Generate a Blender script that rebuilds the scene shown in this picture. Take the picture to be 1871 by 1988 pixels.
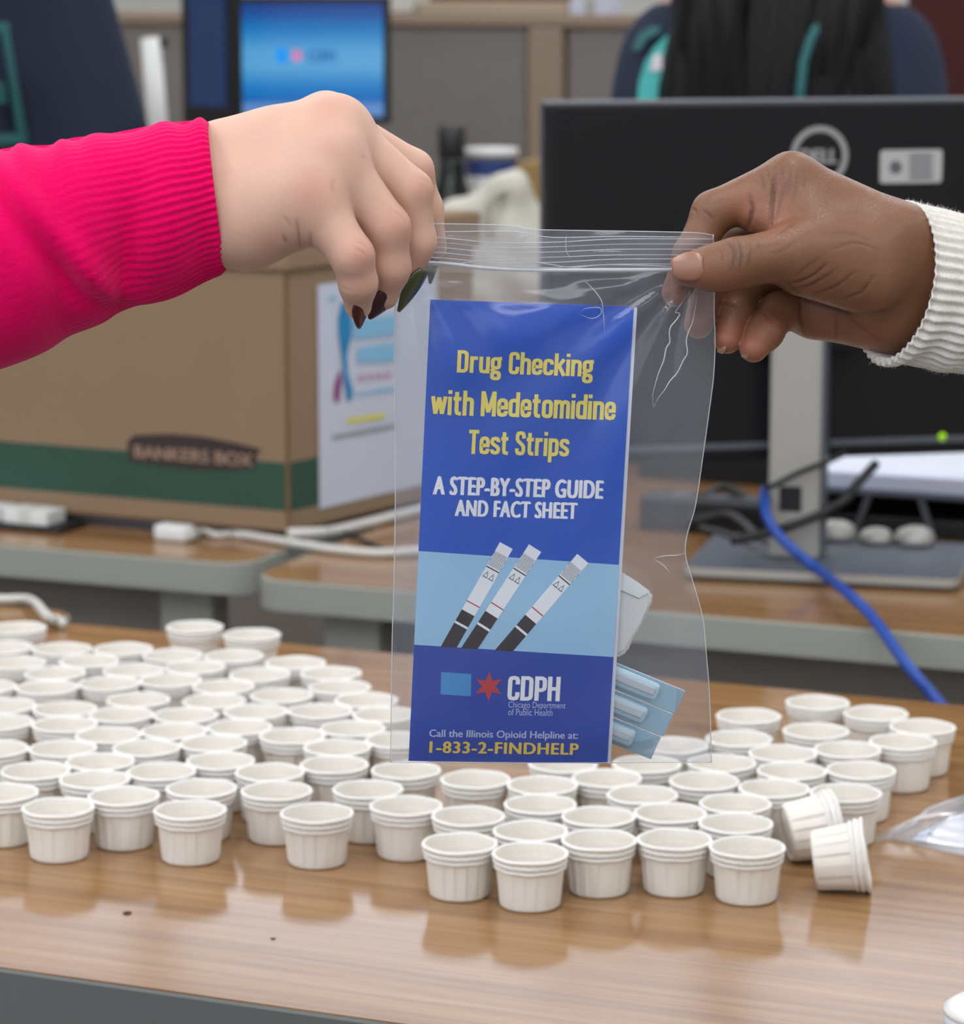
import bpy, bmesh, math, random
import numpy as np
from mathutils import Vector, Matrix, Euler

sc = bpy.context.scene
for o in list(bpy.data.objects):
    bpy.data.objects.remove(o)

# ------------------------------------------------------------------ camera
FPX, IW, IH = 6000.0, 1871.0, 1988.0
PITCH = math.radians(10.0)
TABLE = 0.74
CAMZ = TABLE + 0.541
CAM = np.array([0.0, 0.0, CAMZ])
FWD = np.array([0.0, math.cos(PITCH), -math.sin(PITCH)])
UPV = np.array([0.0, math.sin(PITCH), math.cos(PITCH)])
RGT = np.array([1.0, 0.0, 0.0])
cam_data = bpy.data.cameras.new('camera')
cam = bpy.data.objects.new('camera', cam_data)
sc.collection.objects.link(cam)
cam.location = CAM
cam.rotation_euler = (math.pi / 2 - PITCH, 0, 0)
cam_data.sensor_width = 36.0
cam_data.lens = FPX * 36.0 / IH
cam_data.clip_start, cam_data.clip_end = 0.05, 60
cam_data.dof.use_dof = True
cam_data.dof.focus_distance = 1.40
cam_data.dof.aperture_fstop = 16.0
sc.camera = cam

# ------------------------------------------------------------------ world, colour, lights
world = bpy.data.worlds.new('room_air')
sc.world = world
world.use_nodes = True
world.node_tree.nodes['Background'].inputs[0].default_value = (0.75, 0.85, 1.0, 1)
world.node_tree.nodes['Background'].inputs[1].default_value = 0.4
sc.view_settings.view_transform = 'Standard'
sc.view_settings.look = 'None'
sc.view_settings.exposure = 0.0
sc.view_settings.gamma = 1.0
sc.view_settings.use_curve_mapping = False
sc.cycles.transparent_max_bounces = 24
WINDOW_LIGHT = 2.5
FRONT_FILL = 1.25
PANEL_LIGHT = 7.6

# ------------------------------------------------------------------ pixel <-> place helpers
def ray(px, py):
    return FWD + (px - IW / 2) / FPX * RGT + (IH / 2 - py) / FPX * UPV
def P(px, py, Z):
    return CAM + Z * ray(px, py)
def T(px, py, z=TABLE):
    r = ray(px, py)
    return CAM + r * ((z - CAMZ) / r[2])
DZ = 0.70          # the desks behind are a little lower than the work table
def TD(px, py, z=None):
    return T(px, py, DZ if z is None else z)
BYAW = math.radians(8.0)
BU = np.array([math.cos(BYAW), math.sin(BYAW), 0.0])
BV = np.array([0.0, 0.0, 1.0])
BN = np.array([math.sin(BYAW), -math.cos(BYAW), 0.0])
BO = CAM + ray(1012, 900) * (1.392 / ray(1012, 900)[1])
def PL(px, py, off=0.0):
    r = ray(px, py)
    t = np.dot(BO + BN * off - CAM, BN) / np.dot(r, BN)
    return CAM + r * t
def project(pts):
    q = pts - CAM
    z = q @ FWD
    return IW / 2 + FPX * (q @ RGT) / z, IH / 2 - FPX * (q @ UPV) / z, z
YAW = math.radians(-22.5)
E1 = np.array([math.cos(YAW), math.sin(YAW), 0.0])
E2 = np.array([-math.sin(YAW), math.cos(YAW), 0.0])
def st(p):
    return float(np.dot(p, E1)), float(np.dot(p, E2))
def W(s, t, z=0.0):
    return E1 * s + E2 * t + np.array([0, 0, z])

# ------------------------------------------------------------------ object helpers
def tag(o, label=None, cat=None, group=None, kind=None):
    if label: o['label'] = label
    if cat: o['category'] = cat
    if group: o['group'] = group
    if kind: o['kind'] = kind
    return o
def link(o, parent=None):
    sc.collection.objects.link(o)
    if parent is not None:
        o.parent = parent
    return o
def empty(name, loc, label, cat, rz=0.0, group=None):
    o = bpy.data.objects.new(name, None)
    o.location = loc
    o.rotation_euler = (0, 0, rz)
    o.empty_display_size = 0.02
    link(o)
    return tag(o, label, cat, group)
def world_of(o):
    m = Matrix.Translation(o.location) @ o.rotation_euler.to_matrix().to_4x4()
    return world_of(o.parent) @ m if o.parent is not None else m
def meshobj(name, verts, faces, mat, parent=None, smooth=False, world_pts=False):
    me = bpy.data.meshes.new(name)
    v = np.asarray(verts, dtype=float)
    if world_pts and parent is not None:
        m = np.array(world_of(parent).inverted())
        v = v @ m[:3, :3].T + m[:3, 3]
    me.from_pydata(v.tolist(), [], [tuple(int(i) for i in f) for f in faces])
    if mat is not None:
        for m in (mat if isinstance(mat, (list, tuple)) else [mat]):
            me.materials.append(m)
    if smooth:
        me.polygons.foreach_set('use_smooth', [True] * len(me.polygons))
    me.update()
    o = bpy.data.objects.new(name, me)
    return link(o, parent)
def bmobj(name, bm, mat, parent=None, smooth=False):
    me = bpy.data.meshes.new(name)
    bmesh.ops.recalc_face_normals(bm, faces=bm.faces)
    bm.to_mesh(me); bm.free()
    me.materials.append(mat)
    if smooth:
        me.polygons.foreach_set('use_smooth', [True] * len(me.polygons))
    return link(bpy.data.objects.new(name, me), parent)
def add_box(bm, x0, x1, y0, y1, z0, z1, bev=0.0, rot=None, seg=2):
    r = bmesh.ops.create_cube(bm, size=1.0)
    vs = r['verts']
    for v in vs:
        v.co = Vector(((x0 + x1) / 2 + v.co.x * (x1 - x0), (y0 + y1) / 2 + v.co.y * (y1 - y0), (z0 + z1) / 2 + v.co.z * (z1 - z0)))
    if bev > 0:
        es = list({e for v in vs for e in v.link_edges})
        vs = bmesh.ops.bevel(bm, geom=es, offset=bev, segments=seg, affect='EDGES', profile=0.5)['verts']
    if rot is not None:
        for v in vs:
            v.co = rot @ v.co
def box(name, x0, x1, y0, y1, z0, z1, mat, parent=None, bev=0.002, smooth=False):
    bm = bmesh.new(); add_box(bm, x0, x1, y0, y1, z0, z1, bev)
    return bmobj(name, bm, mat, parent, smooth)
def lathe(prof, n=32, mod=None):
    vs, fs = [], []
    m = len(prof)
    for j, (r, z) in enumerate(prof):
        for i in range(n):
            a = 2 * math.pi * i / n
            rr, zz = mod(j, a, r, z) if mod else (r, z)
            vs.append((rr * math.cos(a), rr * math.sin(a), zz))
    for j in range(m - 1):
        for i in range(n):
            k = (i + 1) % n
            fs.append((j * n + i, j * n + k, (j + 1) * n + k, (j + 1) * n + i))
    return vs, fs
def lathe_closed(prof, n=32, mod=None):
    vs, fs = lathe(prof, n, mod)
    m = len(prof)
    fs.append(tuple(reversed(range(n)))); fs.append(tuple((m - 1) * n + i for i in range(n)))
    return vs, fs
def spline(pts, n):
    p = np.asarray(pts, float)
    if len(p) < 3:
        t = np.linspace(0, 1, n)[:, None]
        return p[0] * (1 - t) + p[-1] * t
    q = np.vstack([2 * p[0] - p[1], p, 2 * p[-1] - p[-2]])
    out = []
    u = np.linspace(0, len(p) - 1 - 1e-9, n)
    for x in u:
        i = int(x); t = x - i
        a, b, c, d = q[i], q[i + 1], q[i + 2], q[i + 3]
        out.append(0.5 * ((2 * b) + (-a + c) * t + (2 * a - 5 * b + 4 * c - d) * t * t + (-a + 3 * b - 3 * c + d) * t ** 3))
    return np.array(out)
def tube_mesh(pts, rad, n=8):
    p = np.asarray(pts, float)
    m = len(p)
    rad = np.full(m, rad) if np.isscalar(rad) else np.asarray(rad)
    tan = np.gradient(p, axis=0)
    tan /= np.linalg.norm(tan, axis=1)[:, None] + 1e-12
    ref = np.array([0.13, 0.27, 0.95]) if abs(tan[0][2]) < 0.9 else np.array([1.0, 0.1, 0])
    vs, fs = [], []
    nn = np.cross(tan[0], ref); nn /= np.linalg.norm(nn)
    for j in range(m):
        nn = nn - tan[j] * np.dot(nn, tan[j]); nn /= np.linalg.norm(nn) + 1e-12
        b = np.cross(tan[j], nn)
        for i in range(n):
            a = 2 * math.pi * i / n
            vs.append(p[j] + rad[j] * (math.cos(a) * nn + math.sin(a) * b))
    for j in range(m - 1):
        for i in range(n):
            k = (i + 1) % n
            fs.append((j * n + i, j * n + k, (j + 1) * n + k, (j + 1) * n + i))
    fs.append(tuple(range(n - 1, -1, -1))); fs.append(tuple((m - 1) * n + i for i in range(n)))
    return vs, fs
def tube(name, pts, rad, mat, parent=None, n=8, world_pts=True):
    vs, fs = tube_mesh(pts, rad, n)
    return meshobj(name, vs, fs, mat, parent, True, world_pts)
def rrect(x0, x1, y0, y1, r, n=6, which=(1, 1, 1, 1)):
    pts = []
    for (cx, cy, a0), w in zip(((x1 - r, y1 - r, 0), (x0 + r, y1 - r, 90), (x0 + r, y0 + r, 180), (x1 - r, y0 + r, 270)), which):
        if not w:
            pts.append((cx + math.copysign(r, cx - (x0 + x1) / 2), cy + math.copysign(r, cy - (y0 + y1) / 2))); continue
        for i in range(n + 1):
            a = math.radians(a0 + 90 * i / n)
            pts.append((cx + r * math.cos(a), cy + r * math.sin(a)))
    return pts
def prism(poly, z0, z1):
    n = len(poly)
    vs = [(x, y, z0) for x, y in poly] + [(x, y, z1) for x, y in poly]
    fs = [tuple(reversed(range(n))), tuple(range(n, 2 * n))]
    for i in range(n):
        k = (i + 1) % n
        fs.append((i, k, n + k, n + i))
    return vs, fs

# ------------------------------------------------------------------ materials
def lin(c):
    out = []
    for x in c:
        x /= 255.0
        out.append(x / 12.92 if x <= 0.04045 else ((x + 0.055) / 1.055) ** 2.4)
    return tuple(out) + (1.0,)
MATS = {}
def mat(name, rgb, rough=0.5, metal=0.0, spec=0.5, bump=None, var=0.0, vscale=8.0, emit=None, estr=1.0, **kw):
    m = bpy.data.materials.new(name); m.use_nodes = True
    nt = m.node_tree; b = nt.nodes['Principled BSDF']
    b.inputs['Base Color'].default_value = lin(rgb)
    b.inputs['Roughness'].default_value = rough
    b.inputs['Metallic'].default_value = metal
    b.inputs['Specular IOR Level'].default_value = spec
    for k, v in kw.items():
        b.inputs[k.replace('_', ' ')].default_value = v
    tc = nt.nodes.new('ShaderNodeTexCoord')
    if var > 0:
        nz = nt.nodes.new('ShaderNodeTexNoise'); nz.inputs['Scale'].default_value = vscale; nz.inputs['Detail'].default_value = 6
        nt.links.new(tc.outputs['Object'], nz.inputs['Vector'])
        mx = nt.nodes.new('ShaderNodeMix'); mx.data_type = 'RGBA'
        c = lin(rgb)
        mx.inputs['A'].default_value = tuple(x * (1 - var) for x in c[:3]) + (1,)
        mx.inputs['B'].default_value = tuple(min(1, x * (1 + var)) for x in c[:3]) + (1,)
        nt.links.new(nz.outputs['Fac'], mx.inputs['Factor'])
        nt.links.new(mx.outputs['Result'], b.inputs['Base Color'])
    if bump:
        bs, bd = bump
        n2 = nt.nodes.new('ShaderNodeTexNoise'); n2.inputs['Scale'].default_value = bs; n2.inputs['Detail'].default_value = 5
        nt.links.new(tc.outputs['Object'], n2.inputs['Vector'])
        bp = nt.nodes.new('ShaderNodeBump'); bp.inputs['Strength'].default_value = 0.6; bp.inputs['Distance'].default_value = bd
        nt.links.new(n2.outputs['Fac'], bp.inputs['Height'])
        nt.links.new(bp.outputs['Normal'], b.inputs['Normal'])
    if emit is not None:
        b.inputs['Emission Color'].default_value = lin(emit)
        b.inputs['Emission Strength'].default_value = estr
    MATS[name] = m
    return m

def wood_mat(name, c0, c1, c2, rough=0.2):
    m = bpy.data.materials.new(name); m.use_nodes = True
    nt = m.node_tree; b = nt.nodes['Principled BSDF']
    tc = nt.nodes.new('ShaderNodeTexCoord')
    mp = nt.nodes.new('ShaderNodeMapping'); mp.inputs['Scale'].default_value = (1.3, 46.0, 1.0)
    nt.links.new(tc.outputs['Object'], mp.inputs['Vector'])
    n1 = nt.nodes.new('ShaderNodeTexNoise'); n1.inputs['Scale'].default_value = 1.5; n1.inputs['Detail'].default_value = 8; n1.inputs['Roughness'].default_value = 0.62; n1.inputs['Distortion'].default_value = 0.4
    nt.links.new(mp.outputs['Vector'], n1.inputs['Vector'])
    mp2 = nt.nodes.new('ShaderNodeMapping'); mp2.inputs['Scale'].default_value = (9.0, 420.0, 1.0)
    nt.links.new(tc.outputs['Object'], mp2.inputs['Vector'])
    n2 = nt.nodes.new('ShaderNodeTexNoise'); n2.inputs['Scale'].default_value = 1.0; n2.inputs['Detail'].default_value = 4
    nt.links.new(mp2.outputs['Vector'], n2.inputs['Vector'])
    ad = nt.nodes.new('ShaderNodeMath'); ad.operation = 'MULTIPLY_ADD'; ad.inputs[1].default_value = 0.35
    nt.links.new(n2.outputs['Fac'], ad.inputs[0]); nt.links.new(n1.outputs['Fac'], ad.inputs[2])
    cr = nt.nodes.new('ShaderNodeValToRGB')
    cr.color_ramp.elements[0].position = 0.45; cr.color_ramp.elements[0].color = lin(c0)
    cr.color_ramp.elements[1].position = 0.88; cr.color_ramp.elements[1].color = lin(c2)
    e = cr.color_ramp.elements.new(0.66); e.color = lin(c1)
    nt.links.new(ad.outputs[0], cr.inputs['Fac'])
    nt.links.new(cr.outputs['Color'], b.inputs['Base Color'])
    b.inputs['Roughness'].default_value = rough
    bp = nt.nodes.new('ShaderNodeBump'); bp.inputs['Strength'].default_value = 0.08; bp.inputs['Distance'].default_value = 0.0004
    nt.links.new(n2.outputs['Fac'], bp.inputs['Height']); nt.links.new(bp.outputs['Normal'], b.inputs['Normal'])
    MATS[name] = m
    return m

def film_mat(name, haze=0.07, rough=0.14, tint=(253, 253, 254), gl=0.10, hazecol=(225, 228, 236)):
    m = bpy.data.materials.new(name); m.use_nodes = True
    nt = m.node_tree; nt.nodes.remove(nt.nodes['Principled BSDF'])
    out = nt.nodes['Material Output']
    tr = nt.nodes.new('ShaderNodeBsdfTransparent'); tr.inputs[0].default_value = lin(tint)
    df = nt.nodes.new('ShaderNodeBsdfDiffuse'); df.inputs[0].default_value = lin(hazecol)
    tl = nt.nodes.new('ShaderNodeBsdfTranslucent'); tl.inputs[0].default_value = lin(hazecol)
    hz = nt.nodes.new('ShaderNodeMixShader'); hz.inputs[0].default_value = 0.5
    nt.links.new(df.outputs[0], hz.inputs[1]); nt.links.new(tl.outputs[0], hz.inputs[2])
    m1 = nt.nodes.new('ShaderNodeMixShader'); m1.inputs[0].default_value = haze
    nt.links.new(tr.outputs[0], m1.inputs[1]); nt.links.new(hz.outputs[0], m1.inputs[2])
    g = nt.nodes.new('ShaderNodeBsdfGlossy'); g.inputs['Roughness'].default_value = rough
    lw = nt.nodes.new('ShaderNodeFresnel'); lw.inputs['IOR'].default_value = 1.5
    ml = nt.nodes.new('ShaderNodeMath'); ml.operation = 'MULTIPLY_ADD'; ml.inputs[1].default_value = 0.55; ml.inputs[2].default_value = gl * 0.2
    nt.links.new(lw.outputs[0], ml.inputs[0])
    m2 = nt.nodes.new('ShaderNodeMixShader')
    nt.links.new(ml.outputs[0], m2.inputs[0]); nt.links.new(m1.outputs[0], m2.inputs[1]); nt.links.new(g.outputs[0], m2.inputs[2])
    nt.links.new(m2.outputs[0], out.inputs[0])
    tc = nt.nodes.new('ShaderNodeTexCoord')
    nz = nt.nodes.new('ShaderNodeTexNoise'); nz.inputs['Scale'].default_value = 22; nz.inputs['Detail'].default_value = 3
    nt.links.new(tc.outputs['Object'], nz.inputs['Vector'])
    bp = nt.nodes.new('ShaderNodeBump'); bp.inputs['Strength'].default_value = 0.22; bp.inputs['Distance'].default_value = 0.003
    nt.links.new(nz.outputs['Fac'], bp.inputs['Height'])
    nt.links.new(bp.outputs['Normal'], g.inputs['Normal'])
    MATS[name] = m
    return m

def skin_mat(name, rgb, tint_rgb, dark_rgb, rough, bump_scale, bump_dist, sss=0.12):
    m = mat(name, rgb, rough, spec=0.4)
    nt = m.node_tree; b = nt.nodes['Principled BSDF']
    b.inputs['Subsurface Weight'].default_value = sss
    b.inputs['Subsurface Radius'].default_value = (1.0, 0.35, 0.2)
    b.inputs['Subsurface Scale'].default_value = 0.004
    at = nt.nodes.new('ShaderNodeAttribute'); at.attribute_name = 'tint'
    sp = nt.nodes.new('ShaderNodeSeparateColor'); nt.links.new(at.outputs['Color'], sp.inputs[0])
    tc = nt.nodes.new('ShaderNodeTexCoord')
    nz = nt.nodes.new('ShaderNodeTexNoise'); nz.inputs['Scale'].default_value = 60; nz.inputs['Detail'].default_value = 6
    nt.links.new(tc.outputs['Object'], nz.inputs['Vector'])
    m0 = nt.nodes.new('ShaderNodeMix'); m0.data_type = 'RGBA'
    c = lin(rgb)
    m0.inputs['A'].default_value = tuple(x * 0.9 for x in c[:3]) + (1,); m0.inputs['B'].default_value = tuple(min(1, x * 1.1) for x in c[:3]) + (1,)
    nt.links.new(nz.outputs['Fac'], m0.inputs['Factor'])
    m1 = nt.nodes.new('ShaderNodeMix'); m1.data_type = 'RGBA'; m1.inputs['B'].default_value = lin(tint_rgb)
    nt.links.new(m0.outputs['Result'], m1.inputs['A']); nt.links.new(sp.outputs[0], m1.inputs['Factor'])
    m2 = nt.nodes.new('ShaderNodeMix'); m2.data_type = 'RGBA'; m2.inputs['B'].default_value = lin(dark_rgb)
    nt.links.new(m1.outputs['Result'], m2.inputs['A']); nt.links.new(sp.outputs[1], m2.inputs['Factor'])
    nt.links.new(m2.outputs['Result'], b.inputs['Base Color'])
    vo = nt.nodes.new('ShaderNodeTexVoronoi'); vo.feature = 'DISTANCE_TO_EDGE'; vo.inputs['Scale'].default_value = bump_scale
    n2 = nt.nodes.new('ShaderNodeTexNoise'); n2.inputs['Scale'].default_value = bump_scale * 0.35; n2.inputs['Detail'].default_value = 6
    mxv = nt.nodes.new('ShaderNodeVectorMath'); mxv.operation = 'MULTIPLY_ADD'; mxv.inputs[1].default_value = (0.004, 0.004, 0.004)
    nt.links.new(n2.outputs['Color'], mxv.inputs[0]); nt.links.new(tc.outputs['Object'], mxv.inputs[2])
    nt.links.new(tc.outputs['Object'], n2.inputs['Vector']); nt.links.new(mxv.outputs[0], vo.inputs['Vector'])
    cl = nt.nodes.new('ShaderNodeMath'); cl.operation = 'MINIMUM'; cl.inputs[1].default_value = 0.12
    nt.links.new(vo.outputs['Distance'], cl.inputs[0])
    ad = nt.nodes.new('ShaderNodeMath'); ad.operation = 'MULTIPLY_ADD'; ad.inputs[1].default_value = 3.0
    nt.links.new(cl.outputs[0], ad.inputs[0]); nt.links.new(n2.outputs['Fac'], ad.inputs[2])
    bp = nt.nodes.new('ShaderNodeBump'); bp.inputs['Strength'].default_value = 0.5; bp.inputs['Distance'].default_value = bump_dist
    nt.links.new(ad.outputs[0], bp.inputs['Height']); nt.links.new(bp.outputs['Normal'], b.inputs['Normal'])
    return m

def knit_mat(name, rgb, sheen_rgb, sheen=0.6, bs=900):
    m = mat(name, rgb, 0.95, spec=0.1, bump=(bs, 0.0008), var=0.10, vscale=300)
    b = m.node_tree.nodes['Principled BSDF']
    b.inputs['Sheen Weight'].default_value = sheen
    b.inputs['Sheen Roughness'].default_value = 0.45
    b.inputs['Sheen Tint'].default_value = lin(sheen_rgb)
    return m

WOOD = wood_mat('light_oak_laminate', (116, 82, 48), (143, 105, 66), (160, 124, 84), 0.15)
GREYEDGE = mat('grey_edge_band', (150, 152, 142), 0.55, bump=(200, 0.0002))
DARKEDGE = mat('dark_grey_edge_band', (92, 94, 92), 0.55, bump=(200, 0.0002))
PAPER = mat('white_paper', (224, 218, 209), 0.85, spec=0.2, bump=(700, 0.0001), var=0.02)
RIMPAPER = mat('rolled_paper', (228, 226, 221), 0.8, spec=0.25, bump=(700, 0.00008))
BLACK = mat('black_plastic', (16, 16, 19), 0.5, bump=(1500, 0.00005))
PANELBLACK = mat('black_monitor_back', (15, 16, 21), 0.42, spec=0.3, bump=(900, 0.00005))
SILVER = mat('silver_plastic', (168, 166, 160), 0.42, metal=0.25, bump=(600, 0.00005))
DARKSILVER = mat('dark_silver', (92, 98, 108), 0.4, metal=0.3)
WHITEPL = mat('white_plastic', (225, 226, 224), 0.4, bump=(300, 0.0001))
CABLEW = mat('white_cable', (205, 203, 196), 0.5, bump=(300, 0.0001))
CABLEB = mat('black_cable', (24, 24, 26), 0.5)
BLUECABLE = mat('blue_cable', (20, 68, 158), 0.45)
GREYCLOTH = mat('grey_partition_cloth', (128, 125, 122), 0.95, spec=0.1, bump=(400, 0.0006), var=0.06, vscale=40)
TANTRIM = mat('tan_trim', (146, 130, 114), 0.6, var=0.05)
OFFWHITE = mat('offwhite_paint', (204, 204, 196), 0.8, bump=(120, 0.0004), var=0.02)
CEILMAT = mat('ceiling_tile', (225, 225, 222), 0.9, bump=(160, 0.001), var=0.03)
CARPET = mat('grey_carpet', (86, 84, 84), 1.0, spec=0.05, bump=(300, 0.003), var=0.2, vscale=60)
CARD = mat('brown_cardboard', (142, 119, 96), 0.85, spec=0.15, bump=(220, 0.0002), var=0.05, vscale=14)
CARDDARK = mat('cardboard_cut_edge', (112, 84, 58), 0.9)
GREEN = mat('printed_green', (40, 74, 60), 0.7, var=0.05)
PLAQUE = mat('printed_dark_brown', (52, 40, 38), 0.7)
PLAQUETXT = mat('printed_tan', (150, 122, 104), 0.7)

# ------------------------------------------------------------------ the room
ST_A = dict(s0=-5.6, s1=2.6, t0=-2.2, t1=7.2)
CEIL = 3.1
def room_box(name, s0, s1, t0, t1, z0, z1, m, parent=None, kind='structure', bev=0):
    bm = bmesh.new(); add_box(bm, s0, s1, t0, t1, z0, z1, bev)
    o = bmobj(name, bm, m, parent)
    if parent is None:
        o.rotation_euler = (0, 0, YAW)
    if kind and parent is None: o['kind'] = kind
    return o
S0, S1, T0, T1 = -5.6, 2.6, -2.2, 7.2
tag(room_box('floor', S0, S1, T0, T1, -0.1, 0, CARPET), 'grey carpet floor under the desks', None)
tag(room_box('ceiling', S0, S1, T0, T1, CEIL, CEIL + 0.1, CEILMAT), 'white tiled ceiling', None)
room_box('wall_left', S0 - 0.1, S0, T0, T1, 0, CEIL, OFFWHITE)
room_box('wall_right', S1, S1 + 0.1, T0, T1, 0, CEIL, OFFWHITE)
room_box('wall_front', S0, S1, T0 - 0.1, T0, 0, CEIL, OFFWHITE)
wb = room_box('wall_back', S0, S1, T1, T1 + 0.1, 0, 2.40, OFFWHITE)
room_box('trim_1', S0, S1, T1 - 0.03, T1 + 0.1, 2.40, 2.44, WHITEPL)
room_box('trim_2', S0, S1, T1 - 0.0, T1 + 0.1, 3.02, CEIL, WHITEPL)
DAY = mat('daylit_glass', (200, 215, 235), 0.2, emit=(226, 234, 248), estr=WINDOW_LIGHT)
nwin = 5
for i in range(nwin):
    a = S0 + (S1 - S0) * i / nwin; b = S0 + (S1 - S0) * (i + 1) / nwin
    wn = bpy.data.objects.new('window_%d' % (i + 1), None); link(wn); wn.rotation_euler = (0, 0, YAW); wn['kind'] = 'structure'
    bm = bmesh.new(); add_box(bm, a + 0.05, b - 0.05, T1 + 0.04, T1 + 0.05, 2.46, 3.0); bmobj('pane', bm, DAY, wn)
    bm = bmesh.new()
    for (x0, x1, z0, z1) in ((a, a + 0.05, 2.44, 3.02), (b - 0.05, b, 2.44, 3.02), (a + 0.05, b - 0.05, 2.44, 2.47), (a + 0.05, b - 0.05, 2.99, 3.02)):
        add_box(bm, x0, x1, T1, T1 + 0.08, z0, z1)
    bmobj('window_frame', bm, WHITEPL, wn)
FILLGLOW = mat('front_fill_glow', (200, 215, 235), 0.2, emit=(238, 242, 250), estr=FRONT_FILL)  # fill light: glowing panes added behind the camera to brighten surfaces facing it
for i in range(3):
    a = -3.6 + 1.7 * i; b = a + 1.6
    wn = bpy.data.objects.new('window_%d' % (nwin + i + 1), None); link(wn); wn.rotation_euler = (0, 0, YAW); wn['kind'] = 'structure'
    bm = bmesh.new(); add_box(bm, a + 0.05, b - 0.05, T0 + 0.004, T0 + 0.010, 1.05, 2.55); bmobj('pane', bm, FILLGLOW, wn)
    bm = bmesh.new()
    for (x0, x1, z0, z1) in ((a, a + 0.05, 1.0, 2.6), (b - 0.05, b, 1.0, 2.6), (a + 0.05, b - 0.05, 1.0, 1.05), (a + 0.05, b - 0.05, 2.55, 2.6)):
        add_box(bm, x0, x1, T0 + 0.001, T0 + 0.04, z0, z1)
    bmobj('window_frame', bm, WHITEPL, wn)
DIFF = mat('lamp_diffuser', (240, 240, 236), 0.5, emit=(248, 250, 255), estr=PANEL_LIGHT)
FIXT = mat('lamp_frame', (225, 225, 222), 0.5)
k = 0
ORD = ['first', 'second', 'third', 'fourth', 'fifth', 'sixth', 'seventh', 'eighth', 'ninth', 'tenth']
for ti in (-1.5, -0.3, 1.2, 3.3, 5.4):  # one of the front rows is added to light the leaflet
    for si in (-3.9, -2.1, -0.3, 1.5):
        cl = empty('ceiling_light', W(si, ti, CEIL - 0.05), 'white ceiling light panel, %s from the left in the %s row above the room' % (ORD[k % 4], ORD[k // 4]), 'ceiling light', YAW, 'ceiling lights')
        k += 1
        bm = bmesh.new(); add_box(bm, -0.3, 0.3, -0.6, 0.6, 0.005, 0.012); bmobj('diffuser', bm, DIFF, cl)
        bm = bmesh.new()
        for (x0, x1, y0, y1) in ((-0.32, -0.3, -0.62, 0.62), (0.3, 0.32, -0.62, 0.62), (-0.3, 0.3, -0.62, -0.6), (-0.3, 0.3, 0.6, 0.62)):
            add_box(bm, x0, x1, y0, y1, 0, 0.05)
        bmobj('frame', bm, FIXT, cl)

# partition behind the back desk
part_t = 5.45
tp_y = 0.0
pt = empty('cubicle_partition', W(0, part_t), 'grey fabric cubicle partition with tan cap rail behind the back desk', 'partition', YAW)
s_seam = st(P(1120, 200, 5.95))[0]
for (a, b) in ((S0 + 0.3, s_seam - 0.04), (s_seam + 0.04, S1 - 0.3)):
    bm = bmesh.new(); add_box(bm, a, b, 0, 0.05, 0.04, 1.17, 0.006); bmobj('fabric_panel', bm, GREYCLOTH, pt)
bm = bmesh.new(); add_box(bm, s_seam - 0.035, s_seam + 0.035, -0.012, 0.06, 0, 1.17, 0.005); bmobj('post', bm, TANTRIM, pt)
bm = bmesh.new(); add_box(bm, S0 + 0.3, S1 - 0.3, -0.012, 0.07, 1.17, 1.195, 0.005); bmobj('cap_rail', bm, TANTRIM, pt)
bm = bmesh.new(); add_box(bm, S0 + 0.3, S1 - 0.3, -0.006, 0.056, 0, 0.08, 0.003); bmobj('kick_rail', bm, TANTRIM, pt)

# ------------------------------------------------------------------ desks
def desk(name, label, s0, s1, t0, t1, z, edge, th=0.032, corners=(1, 1, 1, 1), rad=0.035, legs=((0, 0), (1, 0), (0, 1), (1, 1)), panel=True, cat='desk'):
    cs, ct = (s0 + s1) / 2, (t0 + t1) / 2
    d = empty(name, W(cs, ct, 0), label, cat, YAW)
    hs, ht = (s1 - s0) / 2, (t1 - t0) / 2
    vs, fs = prism(rrect(-hs + .002, hs - .002, -ht + .002, ht - .002, rad, 8, corners), z - th, z)
    meshobj('tabletop', vs, fs, WOOD, d)
    outer = rrect(-hs, hs, -ht, ht, rad, 8, corners); inner = rrect(-hs + .0025, hs - .0025, -ht + .0025, ht - .0025, rad, 8, corners)
    n = len(outer); vs, fs = [], []
    for (pl, zz) in ((inner, z - 0.0006), (outer, z - 0.0022), (outer, z - th), (inner, z - th - .001)):
        vs += [(x, y, zz) for x, y in pl]
    for j in range(3):
        for i in range(n):
            q = (i + 1) % n
            fs.append((j * n + i, (j + 1) * n + i, (j + 1) * n + q, j * n + q))
    meshobj('edge_band', vs, fs, edge, d)
    for (a, b) in legs:
        x = -hs + 0.09 if a == 0 else hs - 0.09
        y = -ht + 0.06 if b == 0 else ht - 0.09
        bm = bmesh.new(); add_box(bm, x - .03, x + .03, y - .02, y + .02, 0.012, z - th, 0.004); lg = bmobj('leg', bm, SILVER, d)
        bm = bmesh.new(); add_box(bm, x - .04, x + .04, y - .03, y + .03, 0, 0.012, 0.002); bmobj('foot', bm, BLACK, lg)
    if panel:
        bm = bmesh.new(); add_box(bm, -hs + 0.05, hs - 0.135, -ht + 0.10, -ht + 0.118, 0.12, z - th, 0.002); bmobj('modesty_panel', bm, DESKGREY, d)
    return d
DESKGREY = mat('grey_laminate', (150, 140, 132), 0.7, var=0.03)
n_t1 = (st(T(149, 1213))[1] + st(T(1871, 1366))[1]) / 2
n_t0 = (st(T(0, 1878))[1] + st(T(760, 1988))[1]) / 2
s_c = (st(T(900, 1600)))[0]
near = desk('work_table', 'light oak work table holding the white paper cups, nearest the camera', s_c - 1.05, s_c + 0.75, n_t0, n_t1, TABLE, DARKEDGE, 0.045, rad=0.02, panel=False)
tA = st(TD(230, 1075))[1]
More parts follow.
